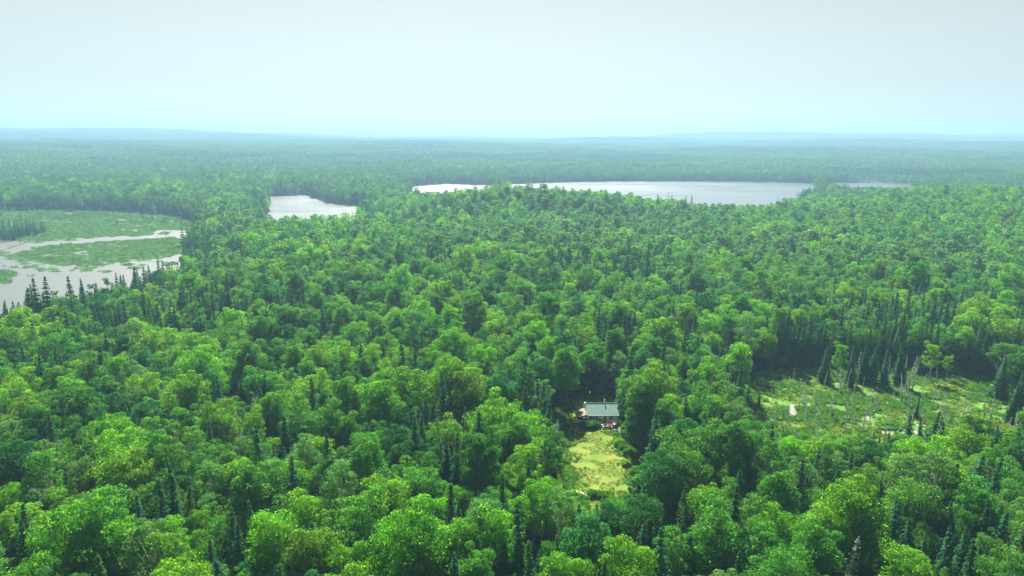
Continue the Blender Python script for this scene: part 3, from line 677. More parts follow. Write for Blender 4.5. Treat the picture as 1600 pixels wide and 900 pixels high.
# middle distance
MID_MAX = 1700.0
sp = 5.7
X, Y = np.meshgrid(np.arange(-1350, 1350, sp), np.arange(150, MID_MAX, sp))
x = (X + rng.uniform(-0.46, 0.46, X.shape)*sp).ravel(); y = (Y + rng.uniform(-0.46, 0.46, X.shape)*sp).ravel()
D = np.hypot(x, y); a = np.degrees(np.arctan2(x, y))
ok = (D > NEAR_MAX) & (D < MID_MAX) & (np.abs(a) < 44); x, y = x[ok], y[ok]
w = water_sd(x, y); ok = (w > 2.5) | ((w > -1e9) & (np.hypot((x-at(5,372,-6)[0])/20, (y-at(5,372,-6)[1])/50) < 1)); x, y = x[ok], y[ok]
COTT = at(1341, 273.5, -2)
ok = (np.hypot(x-COTT[0], y-COTT[1]+25) > 34); x, y = x[ok], y[ok]
ok = np.hypot((x-at(1500,277,-4)[0])/160, (y-at(1500,277,-4)[1])/70) > 1; x, y = x[ok], y[ok]
n = len(x); c = conifer_share(x, y); isl = np.hypot((x-at(5,372,-6)[0])/20, (y-at(5,372,-6)[1])/50) < 1
con = (rng.random(n) < np.where(isl, 1.1, c))
asp = (~con) & (rng.random(n) < 0.15 + 0.7*sm((fbm(x/110+5, y/80, 95, 3)-0.5)/0.12) + 0.75*np.exp(-((x-80)/170)**2-((y-520)/60)**2))
D = np.hypot(x, y); dk = (rng.random(n) < 0.9*sm((D-700)/700)) & ~con
pk = np.where(con, 6 + rng.integers(0, 3, n), np.where(dk, rng.choice([3, 9, 9], n), np.where(asp, 4 + rng.integers(0, 2, n), rng.integers(0, 4, n))))
s = np.clip(rng.normal(0.80, 0.18, n), 0.4, 1.3)
zg = np.where(isl, WATER+0.2, height(x, y))
s = clear_scale(x, y, zg, np.where(con, 17.0, 18.0), np.where(con, 2.6, 4.6), np.where(isl, 0.7, s)); s = np.where(isl, rng.uniform(0.6, 0.85, n), s)
k = s > 0; x, y, s, pk, zg = x[k], y[k], s[k], pk[k], zg[k]
mid_items = [(lod('b', 500+q, [19, 18, 20, 18][q], [5.2, 5.4, 4.6, 5.0][q], None), M[['leaf_bright', 'leaf_mid', 'leaf_mid', 'leaf_deep'][q]], M['bark']) for q in range(4)]
mid_items += [(lod('b', 520+q, 18, 3.8, None), M['leaf_pale'], M['birch_bark']) for q in range(2)]
mid_items += [(lod('conifer', 540+q, 18, [2.7, 2.2, 3.1][q], None), M['needle'], M['bark']) for q in range(3)]
mid_items += [(lod('b', 560, 18, 4.9, None), M['leaf_far'], M['bark'])]
scatter('middle_forest', source('source_middle', mid_items), np.stack([x, y, zg-0.2], 1), rng.uniform(0, 6.28, len(x)), sc3(s), pk, 'mixed forest around the lake and marsh in the middle distance', 'forest')
print('mid trees', len(x))
# far forest: patches of small trees
def patch(seed, cs=0.2):
    g = np.random.default_rng(seed); parts = []; n = 0
    X, Y = np.meshgrid(np.arange(-33, 34, 8.0), np.arange(-33, 34, 8.0))
    for px_, py_ in zip(X.ravel()+g.uniform(-3.5, 3.5, X.size), Y.ravel()+g.uniform(-3.5, 3.5, X.size)):
        h = g.uniform(12, 22); con = g.random() < cs; r = g.uniform(1.8, 2.6) if con else g.uniform(3.8, 5.6)
        if con:
            m = 26; t = g.random(m)**0.8; aa = g.uniform(0, 6.28, m); q = r*(1-t)
            C = np.stack([q*np.cos(aa), q*np.sin(aa), h*(0.1+0.9*t)], 1); Nn = np.stack([np.cos(aa), np.sin(aa), 0.8+0*t], 1); sz = 1.0*g.uniform(0.7, 1.2, m)
        else:
            m = 64; d = g.normal(size=(m, 3)); d[:, 2] = np.abs(d[:, 2])*1.0 - 0.15; d /= np.linalg.norm(d, axis=1, keepdims=True)
            C = d*np.array([r, r, h*0.42])*g.uniform(0.7, 1.02, (m, 1)) + np.array([0, 0, h*0.56]); Nn = d + 0.4*g.normal(size=(m, 3)); sz = 1.35*g.uniform(0.7, 1.3, m)
        v, f = cards(C + np.array([px_, py_, 0]), Nn, sz, 0.75, g); parts.append((v, f))
    V, F = join(parts); return (V, F), tube([[0, 0, -1], [0, 0, 8]], [0.3, 0.15], 4)
sp = 58.0
X, Y = np.meshgrid(np.arange(-6800, 6800, sp), np.arange(300, 7200, sp))
x = (X + rng.uniform(-0.25, 0.25, X.shape)*sp).ravel(); y = (Y + rng.uniform(-0.25, 0.25, X.shape)*sp).ravel()
D = np.hypot(x, y); a = np.degrees(np.arctan2(x, y)); ok = (D > MID_MAX+20) & (D < 7200) & (np.abs(a) < 44); x, y = x[ok], y[ok]
scatter('far_forest', source('source_far', [(patch(600+q, (0.1, 0.15, 0.3, 0.7, 0.9)[q]), M[('leaf_far', 'leaf_far', 'leaf_far', 'leaf_distant', 'needle')[q]], M['bark']) for q in range(5)]), np.stack([x, y, height(x, y)-0.5], 1), rng.uniform(0, 6.28, len(x)),
        sc3(rng.uniform(0.95, 1.1, len(x))), np.clip((fbm(x/420, y/300, 123, 3)*9 - 2.3 + rng.normal(0, 0.6, len(x))).astype(int), 0, 4), 'unbroken far forest running to the horizon', 'forest')
print('far patches', len(x))

# ------------------------------------------------------------------ paints and building materials
M['white_paint'] = mat('white_paint', (0.80, 0.82, 0.80), 0.6, 0.3, var=0.15, scale=1.2)
M['trim_white'] = mat('trim_white', (0.82, 0.82, 0.80), 0.5, 0.3)
M['green_trim'] = mat('green_trim', (0.03, 0.16, 0.09), 0.6, 0.3)
M['green_roof'] = mat('green_shingle', (0.300, 0.480, 0.450), 0.8, 0.2, var=0.20, scale=1.6, bump=0.4, bscale=6)
M['brown_roof'] = mat('brown_shingle', (0.33, 0.25, 0.20), 0.9, 0.1, c2=(0.20, 0.22, 0.18), scale=0.8, bump=0.4, bscale=6)
M['glass'] = mat('window_glass', (0.015, 0.025, 0.035), 0.08, 0.5)
M['dark_door'] = mat('dark_door', (0.035, 0.055, 0.09), 0.5, 0.3)
M['concrete'] = mat('concrete', (0.32, 0.31, 0.29), 0.9, 0.1, var=0.2, scale=2)
M['steel'] = mat('galvanised_steel', (0.62, 0.64, 0.65), 0.35, 0.5, 0.8)
M['deck'] = mat('deck_wood', (0.24, 0.19, 0.14), 0.85, 0.1, var=0.3, scale=3)
M['flag_red'] = mat('flag_red', (0.62, 0.020, 0.025), 0.8, 0.1)
M['flag_white'] = mat('flag_white', (0.80, 0.80, 0.80), 0.8, 0.1)
M['tyre'] = mat('tyre_rubber', (0.018, 0.018, 0.018), 0.85, 0.2)
M['black_plastic'] = mat('black_plastic', (0.025, 0.025, 0.028), 0.6, 0.3)
M['red_paint'] = mat('red_paint', (0.42, 0.020, 0.030), 0.35, 0.5)
M['car_dark'] = mat('dark_car_paint', (0.035, 0.045, 0.06), 0.3, 0.5)
M['car_white'] = mat('white_car_paint', (0.72, 0.74, 0.76), 0.35, 0.5)
M['lamp'] = mat('lamp_glass', (0.7, 0.72, 0.72), 0.15, 0.6)

# ------------------------------------------------------------------ cabin
cx_, cy_ = at(941, 661.5)
cabin = link('cabin', None, None, (cx_, cy_, 0.0)); cabin.rotation_euler = (0, 0, R(1.5))
tag(cabin, 'small white cabin with green gable roof and brown-roofed side porch by the lawn', 'cabin')
HL, DP, WH, RZ = 4.45, 6.2, 2.95, 5.15
MB().box(-HL-0.06, HL+0.06, -0.06, DP+0.06, -0.3, 0.35).build('foundation', M['concrete'], cabin)
w = MB().box(-HL, HL, 0, DP, 0.35, WH)
for sx in (-HL+0.002, HL-0.002):                # gable ends, 0.15 thick
    x0, x1 = (sx, sx+0.15) if sx < 0 else (sx-0.15, sx)
    w.hexa([(x0,0.02,WH-0.01),(x1,0.02,WH-0.01),(x1,DP-0.02,WH-0.01),(x0,DP-0.02,WH-0.01),(x0,DP/2-0.03,RZ-0.12),(x1,DP/2-0.03,RZ-0.12),(x1,DP/2+0.03,RZ-0.12),(x0,DP/2+0.03,RZ-0.12)])
w.build('wall', M['white_paint'], cabin)
def slope(name, ya, za, yb, zb, m, x0=-HL-0.3, x1=HL+0.3, th=0.14):
    return MB().hexa([(x0,ya,za-th),(x1,ya,za-th),(x1,yb,zb-th),(x0,yb,zb-th),(x0,ya,za),(x1,ya,za),(x1,yb,zb),(x0,yb,zb)]).build(name, m, cabin)
k = (RZ-WH)/(DP/2)
roof = slope('roof', -0.45, WH-0.45*k+0.12, DP/2, RZ+0.12, M['green_roof'])
slope('roof', DP+0.45, WH-0.45*k+0.118, DP/2+0.001, RZ+0.118, M['green_roof'])
MB().tube([(-HL-0.32, DP/2, RZ+0.13), (HL+0.32, DP/2, RZ+0.13)], [0.1, 0.1], 6).build('ridge_cap', M['green_roof'], roof)
for xs in (-HL-0.36, HL+0.31):
    for ya, yb in ((-0.5, DP/2), (DP+0.5, DP/2)):
        za = WH-0.5*k+0.15
        MB().hexa([(xs,ya,za-0.26),(xs+0.06,ya,za-0.26),(xs+0.06,yb,RZ-0.10),(xs,yb,RZ-0.10),(xs,ya,za+0.02),(xs+0.06,ya,za+0.02),(xs+0.06,yb,RZ+0.17),(xs,yb,RZ+0.17)]).build('bargeboard', M['trim_white'], cabin)
MB().box(-HL-0.3, HL+0.3, -0.52, -0.455, WH-0.45*k-0.10, WH-0.45*k+0.10).build('fascia', M['trim_white'], cabin)
MB().box(-HL-0.75, -HL-0.3, DP/2-0.25, DP/2+0.25, RZ+0.02, RZ+0.24).build('ridge_end', M['trim_white'], cabin)
fl = MB().tube([(1.0, DP/2+0.5, RZ-0.4), (1.0, DP/2+0.5, RZ+1.0)], [0.11, 0.11], 10).build('flue', M['steel'], cabin)
MB().tube([(1.0, DP/2+0.5, RZ+0.98), (1.0, DP/2+0.5, RZ+1.12), (1.0, DP/2+0.5, RZ+1.28)], [0.2, 0.2, 0.03], 10).build('cap', M['trim_white'], fl)
def window(x, z0, wd, ht, nx, nz, fm=None, pm=None, name='window'):
    f = MB().box(x-wd/2-0.08, x+wd/2+0.08, -0.05, 0.02, z0-0.08, z0+ht+0.08).build(name, fm or M['trim_white'], cabin)
    for i_ in range(nx):
        for j_ in range(nz):
            a0 = x-wd/2+wd*i_/nx+0.02; a1 = x-wd/2+wd*(i_+1)/nx-0.02; b0 = z0+ht*j_/nz+0.02; b1 = z0+ht*(j_+1)/nz-0.02
            MB().box(a0, a1, -0.062, -0.03, b0, b1).build('pane', pm or M['glass'], f)
    MB().box(x-wd/2-0.12, x+wd/2+0.12, -0.13, -0.052, z0-0.14, z0-0.085).build('sill', M['trim_white'], f)
    return f
window(-3.55, 0.75, 0.8, 1.75, 2, 4)
window(-2.70, 1.35, 0.5, 0.85, 1, 1)
window(-1.70, 1.05, 0.75, 1.45, 2, 3)
window(2.55, 1.35, 0.78, 0.95, 2, 1)
d = MB().box(0.25, 1.2, -0.05, 0.02, 0.38, 2.4).build('door', M['trim_white'], cabin)
MB().box(0.33, 1.12, -0.08, -0.03, 0.42, 2.32).build('door_leaf', M['dark_door'], d)
MB().tube([(0.42, -0.12, 1.35), (0.42, -0.07, 1.35)], [0.04, 0.04], 8).build('handle', M['steel'], d)
st = MB(); st.box(0.0, 1.45, -0.9, -0.065, -0.2, 0.34).box(0.05, 1.4, -1.3, -0.902, -0.2, 0.17); st.build('step', M['deck'], cabin)
MB().box(-1.2, -0.05, -0.5, -0.1, 0.98, 1.3).build('window_box', M['dark_door'], cabin)
# porch on the gable end
px0, px1, py0, py1 = -HL-3.05, -HL-0.02, 0.05, 4.7
porch = MB().box(px0, px1, py0, py1, -0.25, 0.30).build('porch', M['deck'], cabin)
MB().hexa([(px0-0.3,py0-0.35,1.86),(px1-0.02,py0-0.35,2.90),(px1-0.02,py1+0.2,2.90),(px0-0.3,py1+0.2,1.86),(px0-0.3,py0-0.35,1.98),(px1-0.02,py0-0.35,3.02),(px1-0.02,py1+0.2,3.02),(px0-0.3,py1+0.2,1.98)]).build('porch_roof', M['brown_roof'], porch)
MB().hexa([(px0-0.3,py0-0.42,1.74),(px1-0.02,py0-0.42,2.78),(px1-0.02,py0-0.355,2.78),(px0-0.3,py0-0.355,1.74),(px0-0.3,py0-0.42,1.99),(px1-0.02,py0-0.42,3.03),(px1-0.02,py0-0.355,3.03),(px0-0.3,py0-0.355,1.99)]).build('fascia', M['green_trim'], porch)
MB().box(px0-0.37, px0-0.305, py0-0.42, py1+0.2, 1.74, 2.0).build('fascia', M['trim_white'], porch)
hw = MB().box(px0+0.02, px1-0.1, py0+0.02, py0+0.12, 0.302, 1.05); hw.box(px0+0.02, px0+0.12, py0+0.121, py1-0.02, 0.302, 1.05); hw.build('half_wall', M['white_paint'], porch)
MB().hexa([(px0+0.05,py0+0.03,1.62),(px1-0.1,py0+0.03,2.05),(px1-0.1,py0+0.10,2.05),(px0+0.05,py0+0.10,1.62),(px0+0.05,py0+0.03,1.93),(px1-0.1,py0+0.03,2.87),(px1-0.1,py0+0.10,2.87),(px0+0.05,py0+0.10,1.93)]).build('gable_panel', M['green_trim'], porch)
for (qx, qy, zt) in ((px0+0.07, py0+0.07, 1.9), ((px0+px1)/2, py0+0.07, 2.3), (px1-0.17, py0+0.07, 2.8), (px0+0.07, py1-0.1, 1.9)):
    MB().box(qx-0.065, qx+0.065, qy-0.075, qy+0.075, 0.301, zt).build('post', M['green_trim'] if qx > px0+0.5 else M['trim_white'], porch)
for (qx) in ((px0*0.72+px1*0.28), (px0*0.28+px1*0.72)):
    MB().box(qx-0.58, qx+0.58, py0+0.05, py0+0.075, 1.052, 1.75).build('screen', M['glass'], porch)

# ------------------------------------------------------------------ flag hung lengthwise at the porch corner
fx_, fy_ = at(899.0, 664.0)
flag = link('flag', None, None, (fx_, fy_, 0.0)); tag(flag, 'red and white maple leaf flag hanging lengthwise at the porch corner', 'flag')
MB().tube([(-0.65, 0, -0.3), (-0.65, 0, 2.9)], [0.035, 0.03], 8).build('pole', M['steel'], flag)
MB().tube([(-0.75, 0, 2.62), (0.65, 0, 2.62)], [0.022, 0.022], 6).build('crossbar', M['steel'], flag)
def wave(u, v): return 0.07*math.sin(5*u+2.2*v) + 0.05*math.sin(3.1*v+1)
def cloth(name, v0, v1, m, parent):
    q = MB(); nu, nv = 10, 8
    for a_ in range(nu):
        for b_ in range(nv):
            c4 = []
            for (i_, j_) in ((a_, b_), (a_+1, b_), (a_+1, b_+1), (a_, b_+1)):
                u = -0.6 + 1.2*i_/nu; v = v0 + (v1-v0)*j_/nv; c4.append((u, wave(u, v), 2.6 - v))
            q.quad(*c4)
    o = q.build(name, m, parent)
    bm = bmesh.new(); bm.from_mesh(o.data); bmesh.ops.remove_doubles(bm, verts=bm.verts, dist=1e-4); bmesh.ops.recalc_face_normals(bm, faces=bm.faces)
    bmesh.ops.solidify(bm, geom=bm.faces[:], thickness=0.008); bm.to_mesh(o.data); bm.free(); return o
cloth('stripe', 0.0, 0.6, M['flag_red'], flag); field = cloth('field', 0.6, 1.8, M['flag_white'], flag); cloth('stripe', 1.8, 2.4, M['flag_red'], flag)
half = [(0,1),(0.14,0.73),(0.29,0.80),(0.24,0.42),(0.44,0.62),(0.5,0.5),(0.75,0.55),(0.66,0.33),(0.8,0.24),(0.42,-0.06),(0.47,-0.2),(0.06,-0.14),(0.05,-0.6)]
outl = half + [(-a_, b_) for a_, b_ in reversed(half[1:])]
for side in (-0.022, 0.022):
    me = bpy.data.meshes.new('leaf_emblem'); vv = [(0.5*(b_-0.15), wave(0.5*(b_-0.15), 1.2+0.5*a_) + side, 1.4 - 0.5*a_) for a_, b_ in outl]
    me.from_pydata(vv, [], [tuple(range(len(vv)))]); bm = bmesh.new(); bm.from_mesh(me); bmesh.ops.triangulate(bm, faces=bm.faces[:]); bm.to_mesh(me); bm.free()
    me.materials.append(M['flag_red']); link('leaf_emblem', me, field)

# ------------------------------------------------------------------ vehicles
def wheel(parent, x, y, r, wd, rimm):
    t = MB().tube([(x-wd/2, y, r), (x-wd/2+0.01, y, r), (x+wd/2-0.01, y, r), (x+wd/2, y, r)], [r*0.86, r, r, r*0.86], 18)
    n0 = len(t.v); t.f += [tuple(range(18)), tuple(range(n0-18, n0))]
    o = t.build('wheel', M['tyre'], parent)
    sx = 1 if x > 0 else -1
    q = MB().tube([(x+sx*(wd/2-0.03), y, r), (x+sx*(wd/2+0.012), y, r)], [r*0.6, r*0.56], 14); n0 = len(q.v); q.f += [tuple(range(n0-14, n0))]
    q.build('rim', rimm, o); return o
def car(loc, rz, paint, label, cat, pickup=False):
    c = link('parked_car', None, None, loc); c.rotation_euler = (0, 0, rz); tag(c, label, cat)
    W, L = 0.92, 2.15                                 # half width, half length; front faces -Y
    b = MB(); b.hexa([(-W,-L,0.42),(W,-L,0.42),(W,L,0.42),(-W,L,0.42),(-W*0.95,-L+0.06,0.98),(W*0.95,-L+0.06,0.98),(W*0.96,L-0.05,1.06),(-W*0.96,L-0.05,1.06)])
    body = b.build('body', paint, c, bevel=0.09, smooth=True)
    y0, y1 = -0.75, (0.75 if pickup else 1.95)
    MB().hexa([(-W*0.92,y0-0.35,1.0),(W*0.92,y0-0.35,1.0),(W*0.92,y1+0.1,1.03),(-W*0.92,y1+0.1,1.03),(-W*0.76,y0+0.35,1.72),(W*0.76,y0+0.35,1.72),(W*0.76,y1-0.15,1.72),(-W*0.76,y1-0.15,1.72)]).build('cab', paint, c, bevel=0.06, smooth=True)
    def panel(name, p, m):                            # thin plate just proud of the cab
        q = MB(); q.quad(*p); o = q.build(name, m, c); bm = bmesh.new(); bm.from_mesh(o.data); bmesh.ops.solidify(bm, geom=bm.faces[:], thickness=0.012); bm.to_mesh(o.data); bm.free()
    panel('windscreen', [(-W*0.82,y0-0.27,1.10),(W*0.82,y0-0.27,1.10),(W*0.70,y0+0.25,1.64),(-W*0.70,y0+0.25,1.64)], M['glass'])
    panel('rear_window', [(W*0.82,y1+0.08,1.12),(-W*0.82,y1+0.08,1.12),(-W*0.70,y1-0.08,1.62),(W*0.70,y1-0.08,1.62)], M['glass'])
    for sx in (-1, 1):
        ym = (y0+y1)/2
        for (ya, yb, ta, tb) in ((y0-0.12, ym-0.05, y0+0.40, ym-0.05), (ym+0.05, y1-0.08, ym+0.05, y1-0.25)):
            panel('side_window', [(sx*W*0.915,ya,1.09),(sx*W*0.915,yb,1.09),(sx*W*0.79,tb,1.63),(sx*W*0.79,ta,1.63)], M['glass'])
        for yy in (-1.35, 1.32): wheel(c, sx*(W-0.08), yy, 0.36, 0.24, M['steel'])
        MB().box(sx*0.72-0.15, sx*0.72+0.15, -L-0.012, -L+0.09, 0.74, 0.92).build('headlight', M['lamp'], c, bevel=0.02)
        MB().box(sx*0.76-0.1, sx*0.76+0.1, L-0.09, L+0.012, 0.72, 0.95).build('tail_light', M['red_paint'], c, bevel=0.02)
        MB().box(sx*(W+0.08)-0.1, sx*(W+0.08)+0.1, y0-0.22, y0-0.08, 1.06, 1.2).build('mirror', M['black_plastic'], c, bevel=0.02)
    MB().box(-0.5, 0.5, -L-0.015, -L+0.09, 0.70, 0.90).build('grille', M['steel'], c, bevel=0.02)
    MB().box(-W*0.98, W*0.98, -L-0.08, -L+0.1, 0.40, 0.60).build('bumper', M['steel'], c, bevel=0.03)
    MB().box(-W*0.98, W*0.98, L-0.1, L+0.08, 0.42, 0.62).build('bumper', M['black_plastic'], c, bevel=0.03)
    return c
def quad_bike(loc, rz, paint, label, name, screen=False):
    c = link(name, None, None, loc); c.rotation_euler = (0, 0, rz); tag(c, label, 'quad bike')
    MB().hexa([(-0.30,-0.95,0.45),(0.30,-0.95,0.45),(0.30,0.95,0.45),(-0.30,0.95,0.45),(-0.26,-0.85,0.85),(0.26,-0.85,0.85),(0.24,0.85,0.80),(-0.24,0.85,0.80)]).build('body', paint, c, bevel=0.05, smooth=True)
    for sx in (-1, 1):
        for yy in (-0.68, 0.68):
            wheel(c, sx*0.50, yy, 0.31, 0.26, M['steel'])
            MB().hexa([(sx*0.48-0.22,yy-0.38,0.66),(sx*0.48+0.22,yy-0.38,0.66),(sx*0.48+0.22,yy+0.38,0.66),(sx*0.48-0.22,yy+0.38,0.66),(sx*0.48-0.2,yy-0.28,0.78),(sx*0.48+0.2,yy-0.28,0.78),(sx*0.48+0.2,yy+0.28,0.80),(sx*0.48-0.2,yy+0.28,0.80)]).build('mudguard', paint, c, bevel=0.03, smooth=True)
        MB().box(sx*0.2-0.09, sx*0.2+0.09, -0.99, -0.92, 0.62, 0.76).build('headlight', M['lamp'], c, bevel=0.02)
    MB().hexa([(-0.19,-0.1,0.8),(0.19,-0.1,0.8),(0.2,0.75,0.8),(-0.2,0.75,0.8),(-0.15,-0.02,0.93),(0.15,-0.02,0.93),(0.17,0.72,0.98),(-0.17,0.72,0.98)]).build('seat', M['black_plastic'], c, bevel=0.04, smooth=True)
    MB().tube([(-0.42,-0.22,1.13),(-0.2,-0.36,1.10),(0,-0.40,0.85),(0.2,-0.36,1.10),(0.42,-0.22,1.13)], [0.022]*5, 6).build('handlebar', M['black_plastic'], c)
    for yc in (-0.72, 0.80):
        r = MB()
        for a_ in range(5): r.box(-0.42, 0.42, yc-0.28+a_*0.14-0.012, yc-0.28+a_*0.14+0.012, 0.90, 0.925)
        r.box(-0.43, -0.405, yc-0.3, yc+0.3, 0.801, 0.93).box(0.405, 0.43, yc-0.3, yc+0.3, 0.801, 0.93); r.build('rack', M['black_plastic'], c)
    if screen:
        MB().hexa([(-0.5,-0.50,0.80),(0.5,-0.50,0.80),(0.5,-0.47,0.80),(-0.5,-0.47,0.80),(-0.42,-0.22,1.5),(0.42,-0.22,1.5),(0.42,-0.19,1.5),(-0.42,-0.19,1.5)]).build('windshield', M['lamp'], c, bevel=0.01)
    return c
vx, vy = at(944.0, 668.5); quad_bike((vx, vy, lawn_z(vx, vy)-0.02), R(12), M['car_white'], 'white quad bike with windshield parked before the cabin door', 'quad_bike', True)
vx, vy = at(951.8, 668.5); quad_bike((vx, vy, lawn_z(vx, vy)-0.02), R(-8), M['red_paint'], 'red quad bike between the white one and the dark car', 'quad_bike')
vx, vy = at(960.3, 671.5); car((vx, vy, lawn_z(vx, vy)-0.02), R(-6), M['car_dark'], 'dark off-road car with bright grille parked nose out beside the cabin', 'car')
vx, vy = at(901.0, 780.5); car((vx, vy, lawn_z(vx, vy)-0.02), R(150), M['car_white'], 'white car half hidden by trees at the low end of the lawn', 'car')

# ------------------------------------------------------------------ shrubs, bird box, logs, dam, cottage
def shrub(seed, Rc, H, lm):
    return broadleaf(seed, H, Rc, 0.02, npf=26, nl=60, leaf=0.20, gap=0.0, puff=0.42)
SH = []
for q, lm in enumerate(('leaf_deep', 'leaf_mid', 'leaf_bright')):
    (cv, cf), (tv, tf) = shrub(700+q, 1.3, 1.7, lm); SH.append((mesh_np('foliage', cv, cf, [M[lm]]), mesh_np('stem', tv, tf, [M['bark']])))
def put_shrub(x, y, s, k_, label, group):
    o = link('shrub', None, None, (x, y, float(height(x, y))+0.03)); o.scale = (s, s, s); o.rotation_euler = (0, 0, random.uniform(0, 6.28))
    link('foliage', SH[k_][0], o); link('stem', SH[k_][1], o); tag(o, label, 'shrub', group)
for q, (px, py, s) in enumerate(((911.5,668.5,0.95), (917,669.5,1.05), (922.5,669.5,1.1), (928,669,1.0), (933,668,0.85))):
    put_shrub(*at(px, py), s, 0, ['round dark green shrub at the porch end of the cabin hedge', 'second dark green shrub of the cabin hedge from the porch', 'middle and largest dark green shrub of the cabin hedge',
              'fourth dark green shrub of the cabin hedge from the porch', 'smallest dark green shrub of the cabin hedge, nearest the door'][q], 'hedge shrubs before the cabin')
for q, (px, py, s, k_) in enumerate(((880,660,0.8,1), (874,672,0.9,0), (880,698,0.7,1), (882,725,0.8,2), (972,702,0.8,2), (982,712,1.0,1), (994,742,1.1,2), (978,728,0.8,2), (998,758,1.2,1), (940,778,1.0,2), (926,776,0.9,1), (952,780,1.1,2), (897,786,1.5,2), (908,789,1.3,1), (893,640,0.8,0), (968,696,1.0,2))):
    put_shrub(*at(px, py), s, k_, '%s %s leafy shrub growing on the lawn fringe' % ('larger' if s > 1.05 else 'smaller', ('dark green', 'mid green', 'bright green')[k_]), 'shrubs on the lawn fringe')
bx, by = at(921, 624); bb = link('bird_house', None, None, (bx, by, 0.0)); tag(bb, 'white bird house on a thin post behind the cabin', 'bird house')
MB().tube([(0, 0, -0.3), (0, 0, 2.2)], [0.05, 0.045], 6).build('post', M['deck'], bb)
MB().box(-0.22, 0.22, -0.2, 0.2, 2.15, 2.6).build('box', M['trim_white'], bb, bevel=0.01)
MB().hexa([(-0.3,-0.28,2.6),(0.3,-0.28,2.6),(0.3,0.28,2.6),(-0.3,0.28,2.6),(-0.02,-0.28,2.85),(0.02,-0.28,2.85),(0.02,0.28,2.85),(-0.02,0.28,2.85)]).build('roof', M['trim_white'], bb)
for q in range(34):
    if q == 0: x, y, Lg, rg, aa = *at(1516, 619, BOGZ), 5.5, 0.24, 0.5
    else:
        while True:
            x, y = random.uniform(bx0, bx1), random.uniform(by0, by1)
            if sdf(np.array(x), np.array(y), BOGWET) < 2: break
        Lg, rg, aa = random.uniform(2.5, 7.5), random.uniform(0.09, 0.2), random.gauss(-0.35, 0.5)
    z = max(float(bog_z(x, y)), BOGZ-0.05) + 0.18
    t = np.linspace(-0.5, 0.5, 6); bend = random.uniform(-0.3, 0.3)
    pp = np.stack([t*Lg, bend*(t*2)**2, 0.10*Lg*t*random.uniform(-0.4, 0.4) + 0*t], 1)
    mb = MB().tube(pp, np.linspace(rg, rg*0.45, 6), 7); n0 = len(mb.v); mb.f += [tuple(range(7)), tuple(range(n0-7, n0))]
    for _ in range(3):
        c0 = pp[random.randint(2, 5)]; mb.tube([c0, c0 + np.array([random.uniform(-0.3, 0.5), random.uniform(-0.6, 0.6), random.uniform(0.2, 0.8)])], [rg*0.35, rg*0.12], 4)
    o = mb.build('fallen_log', M['dead_wood'], None, smooth=True); o.location = (x, y, z); o.rotation_euler = (0, 0, aa)
    tag(o, 'thick pale log lying on the far right side of the bog' if q == 0 else '%s grey fallen log lying in the wet bog' % ('long' if Lg > 5 else 'short'), 'log', 'fallen logs in the bog')
# dam of sticks where the river leaves the marsh
DL = [at(*p, WATER) for p in ((-120,404),(-40,399),(0,393),(22,385),(44,379))]
seg = []
for (a0, b0) in zip(DL[:-1], DL[1:]): seg += [(a0[0]+(b0[0]-a0[0])*t, a0[1]+(b0[1]-a0[1])*t) for t in np.linspace(0, 1, 12)[:-1]]
Vd = []; nsec = 9
for q, (x, y) in enumerate(seg):
    for j_ in range(nsec):
        t = j_/(nsec-1)*2-1; hh = 0.9*(1-t*t)*(0.7+0.6*random.random()) - 0.4
        Vd.append((x + random.uniform(-0.6, 0.6), y + t*3.5 + random.uniform(-0.4, 0.4), WATER + hh))
Fd = [(q*nsec+j_, (q+1)*nsec+j_, (q+1)*nsec+j_+1, q*nsec+j_+1) for q in range(len(seg)-1) for j_ in range(nsec-1)]
o = link('beaver_dam', mesh_np('beaver_dam', Vd, np.array(Fd), [mat('dam_sticks', (0.30, 0.30, 0.26), 0.95, 0.05, var=0.5, scale=0.6, bump=0.8, bscale=1.5)])); tag(o, 'long low grey-brown beaver dam curving beside the marsh', 'dam')
# cottage on the far shore
ct = link('cottage', None, None, (COTT[0], COTT[1], float(height(*COTT)))); tag(ct, 'tiny pale-roofed cottage in a clearing on the far lake shore', 'cottage')
MB().box(-6, 6, -3.5, 3.5, -0.6, 2.9).build('wall', mat('cottage_wall', (0.10, 0.13, 0.16), 0.8, 0.2), ct)
for sg in (-1, 1):
    MB().hexa([(-6.6,sg*4.3,2.75),(6.6,sg*4.3,2.75),(6.6,0.01*sg,4.9),(-6.6,0.01*sg,4.9),(-6.6,sg*4.3,2.95),(6.6,sg*4.3,2.95),(6.6,0.01*sg,5.1),(-6.6,0.01*sg,5.1)]).build('roof', M['steel' if sg > 0 else 'trim_white'], ct)
for wx in (-4, -1.2, 3.6): MB().box(wx-0.6, wx+0.6, -3.56, -3.45, 1.1, 2.2).build('window', M['glass'], ct)
MB().box(0.9, 1.9, -3.56, -3.45, -0.1, 2.1).build('door', M['trim_white'], ct)

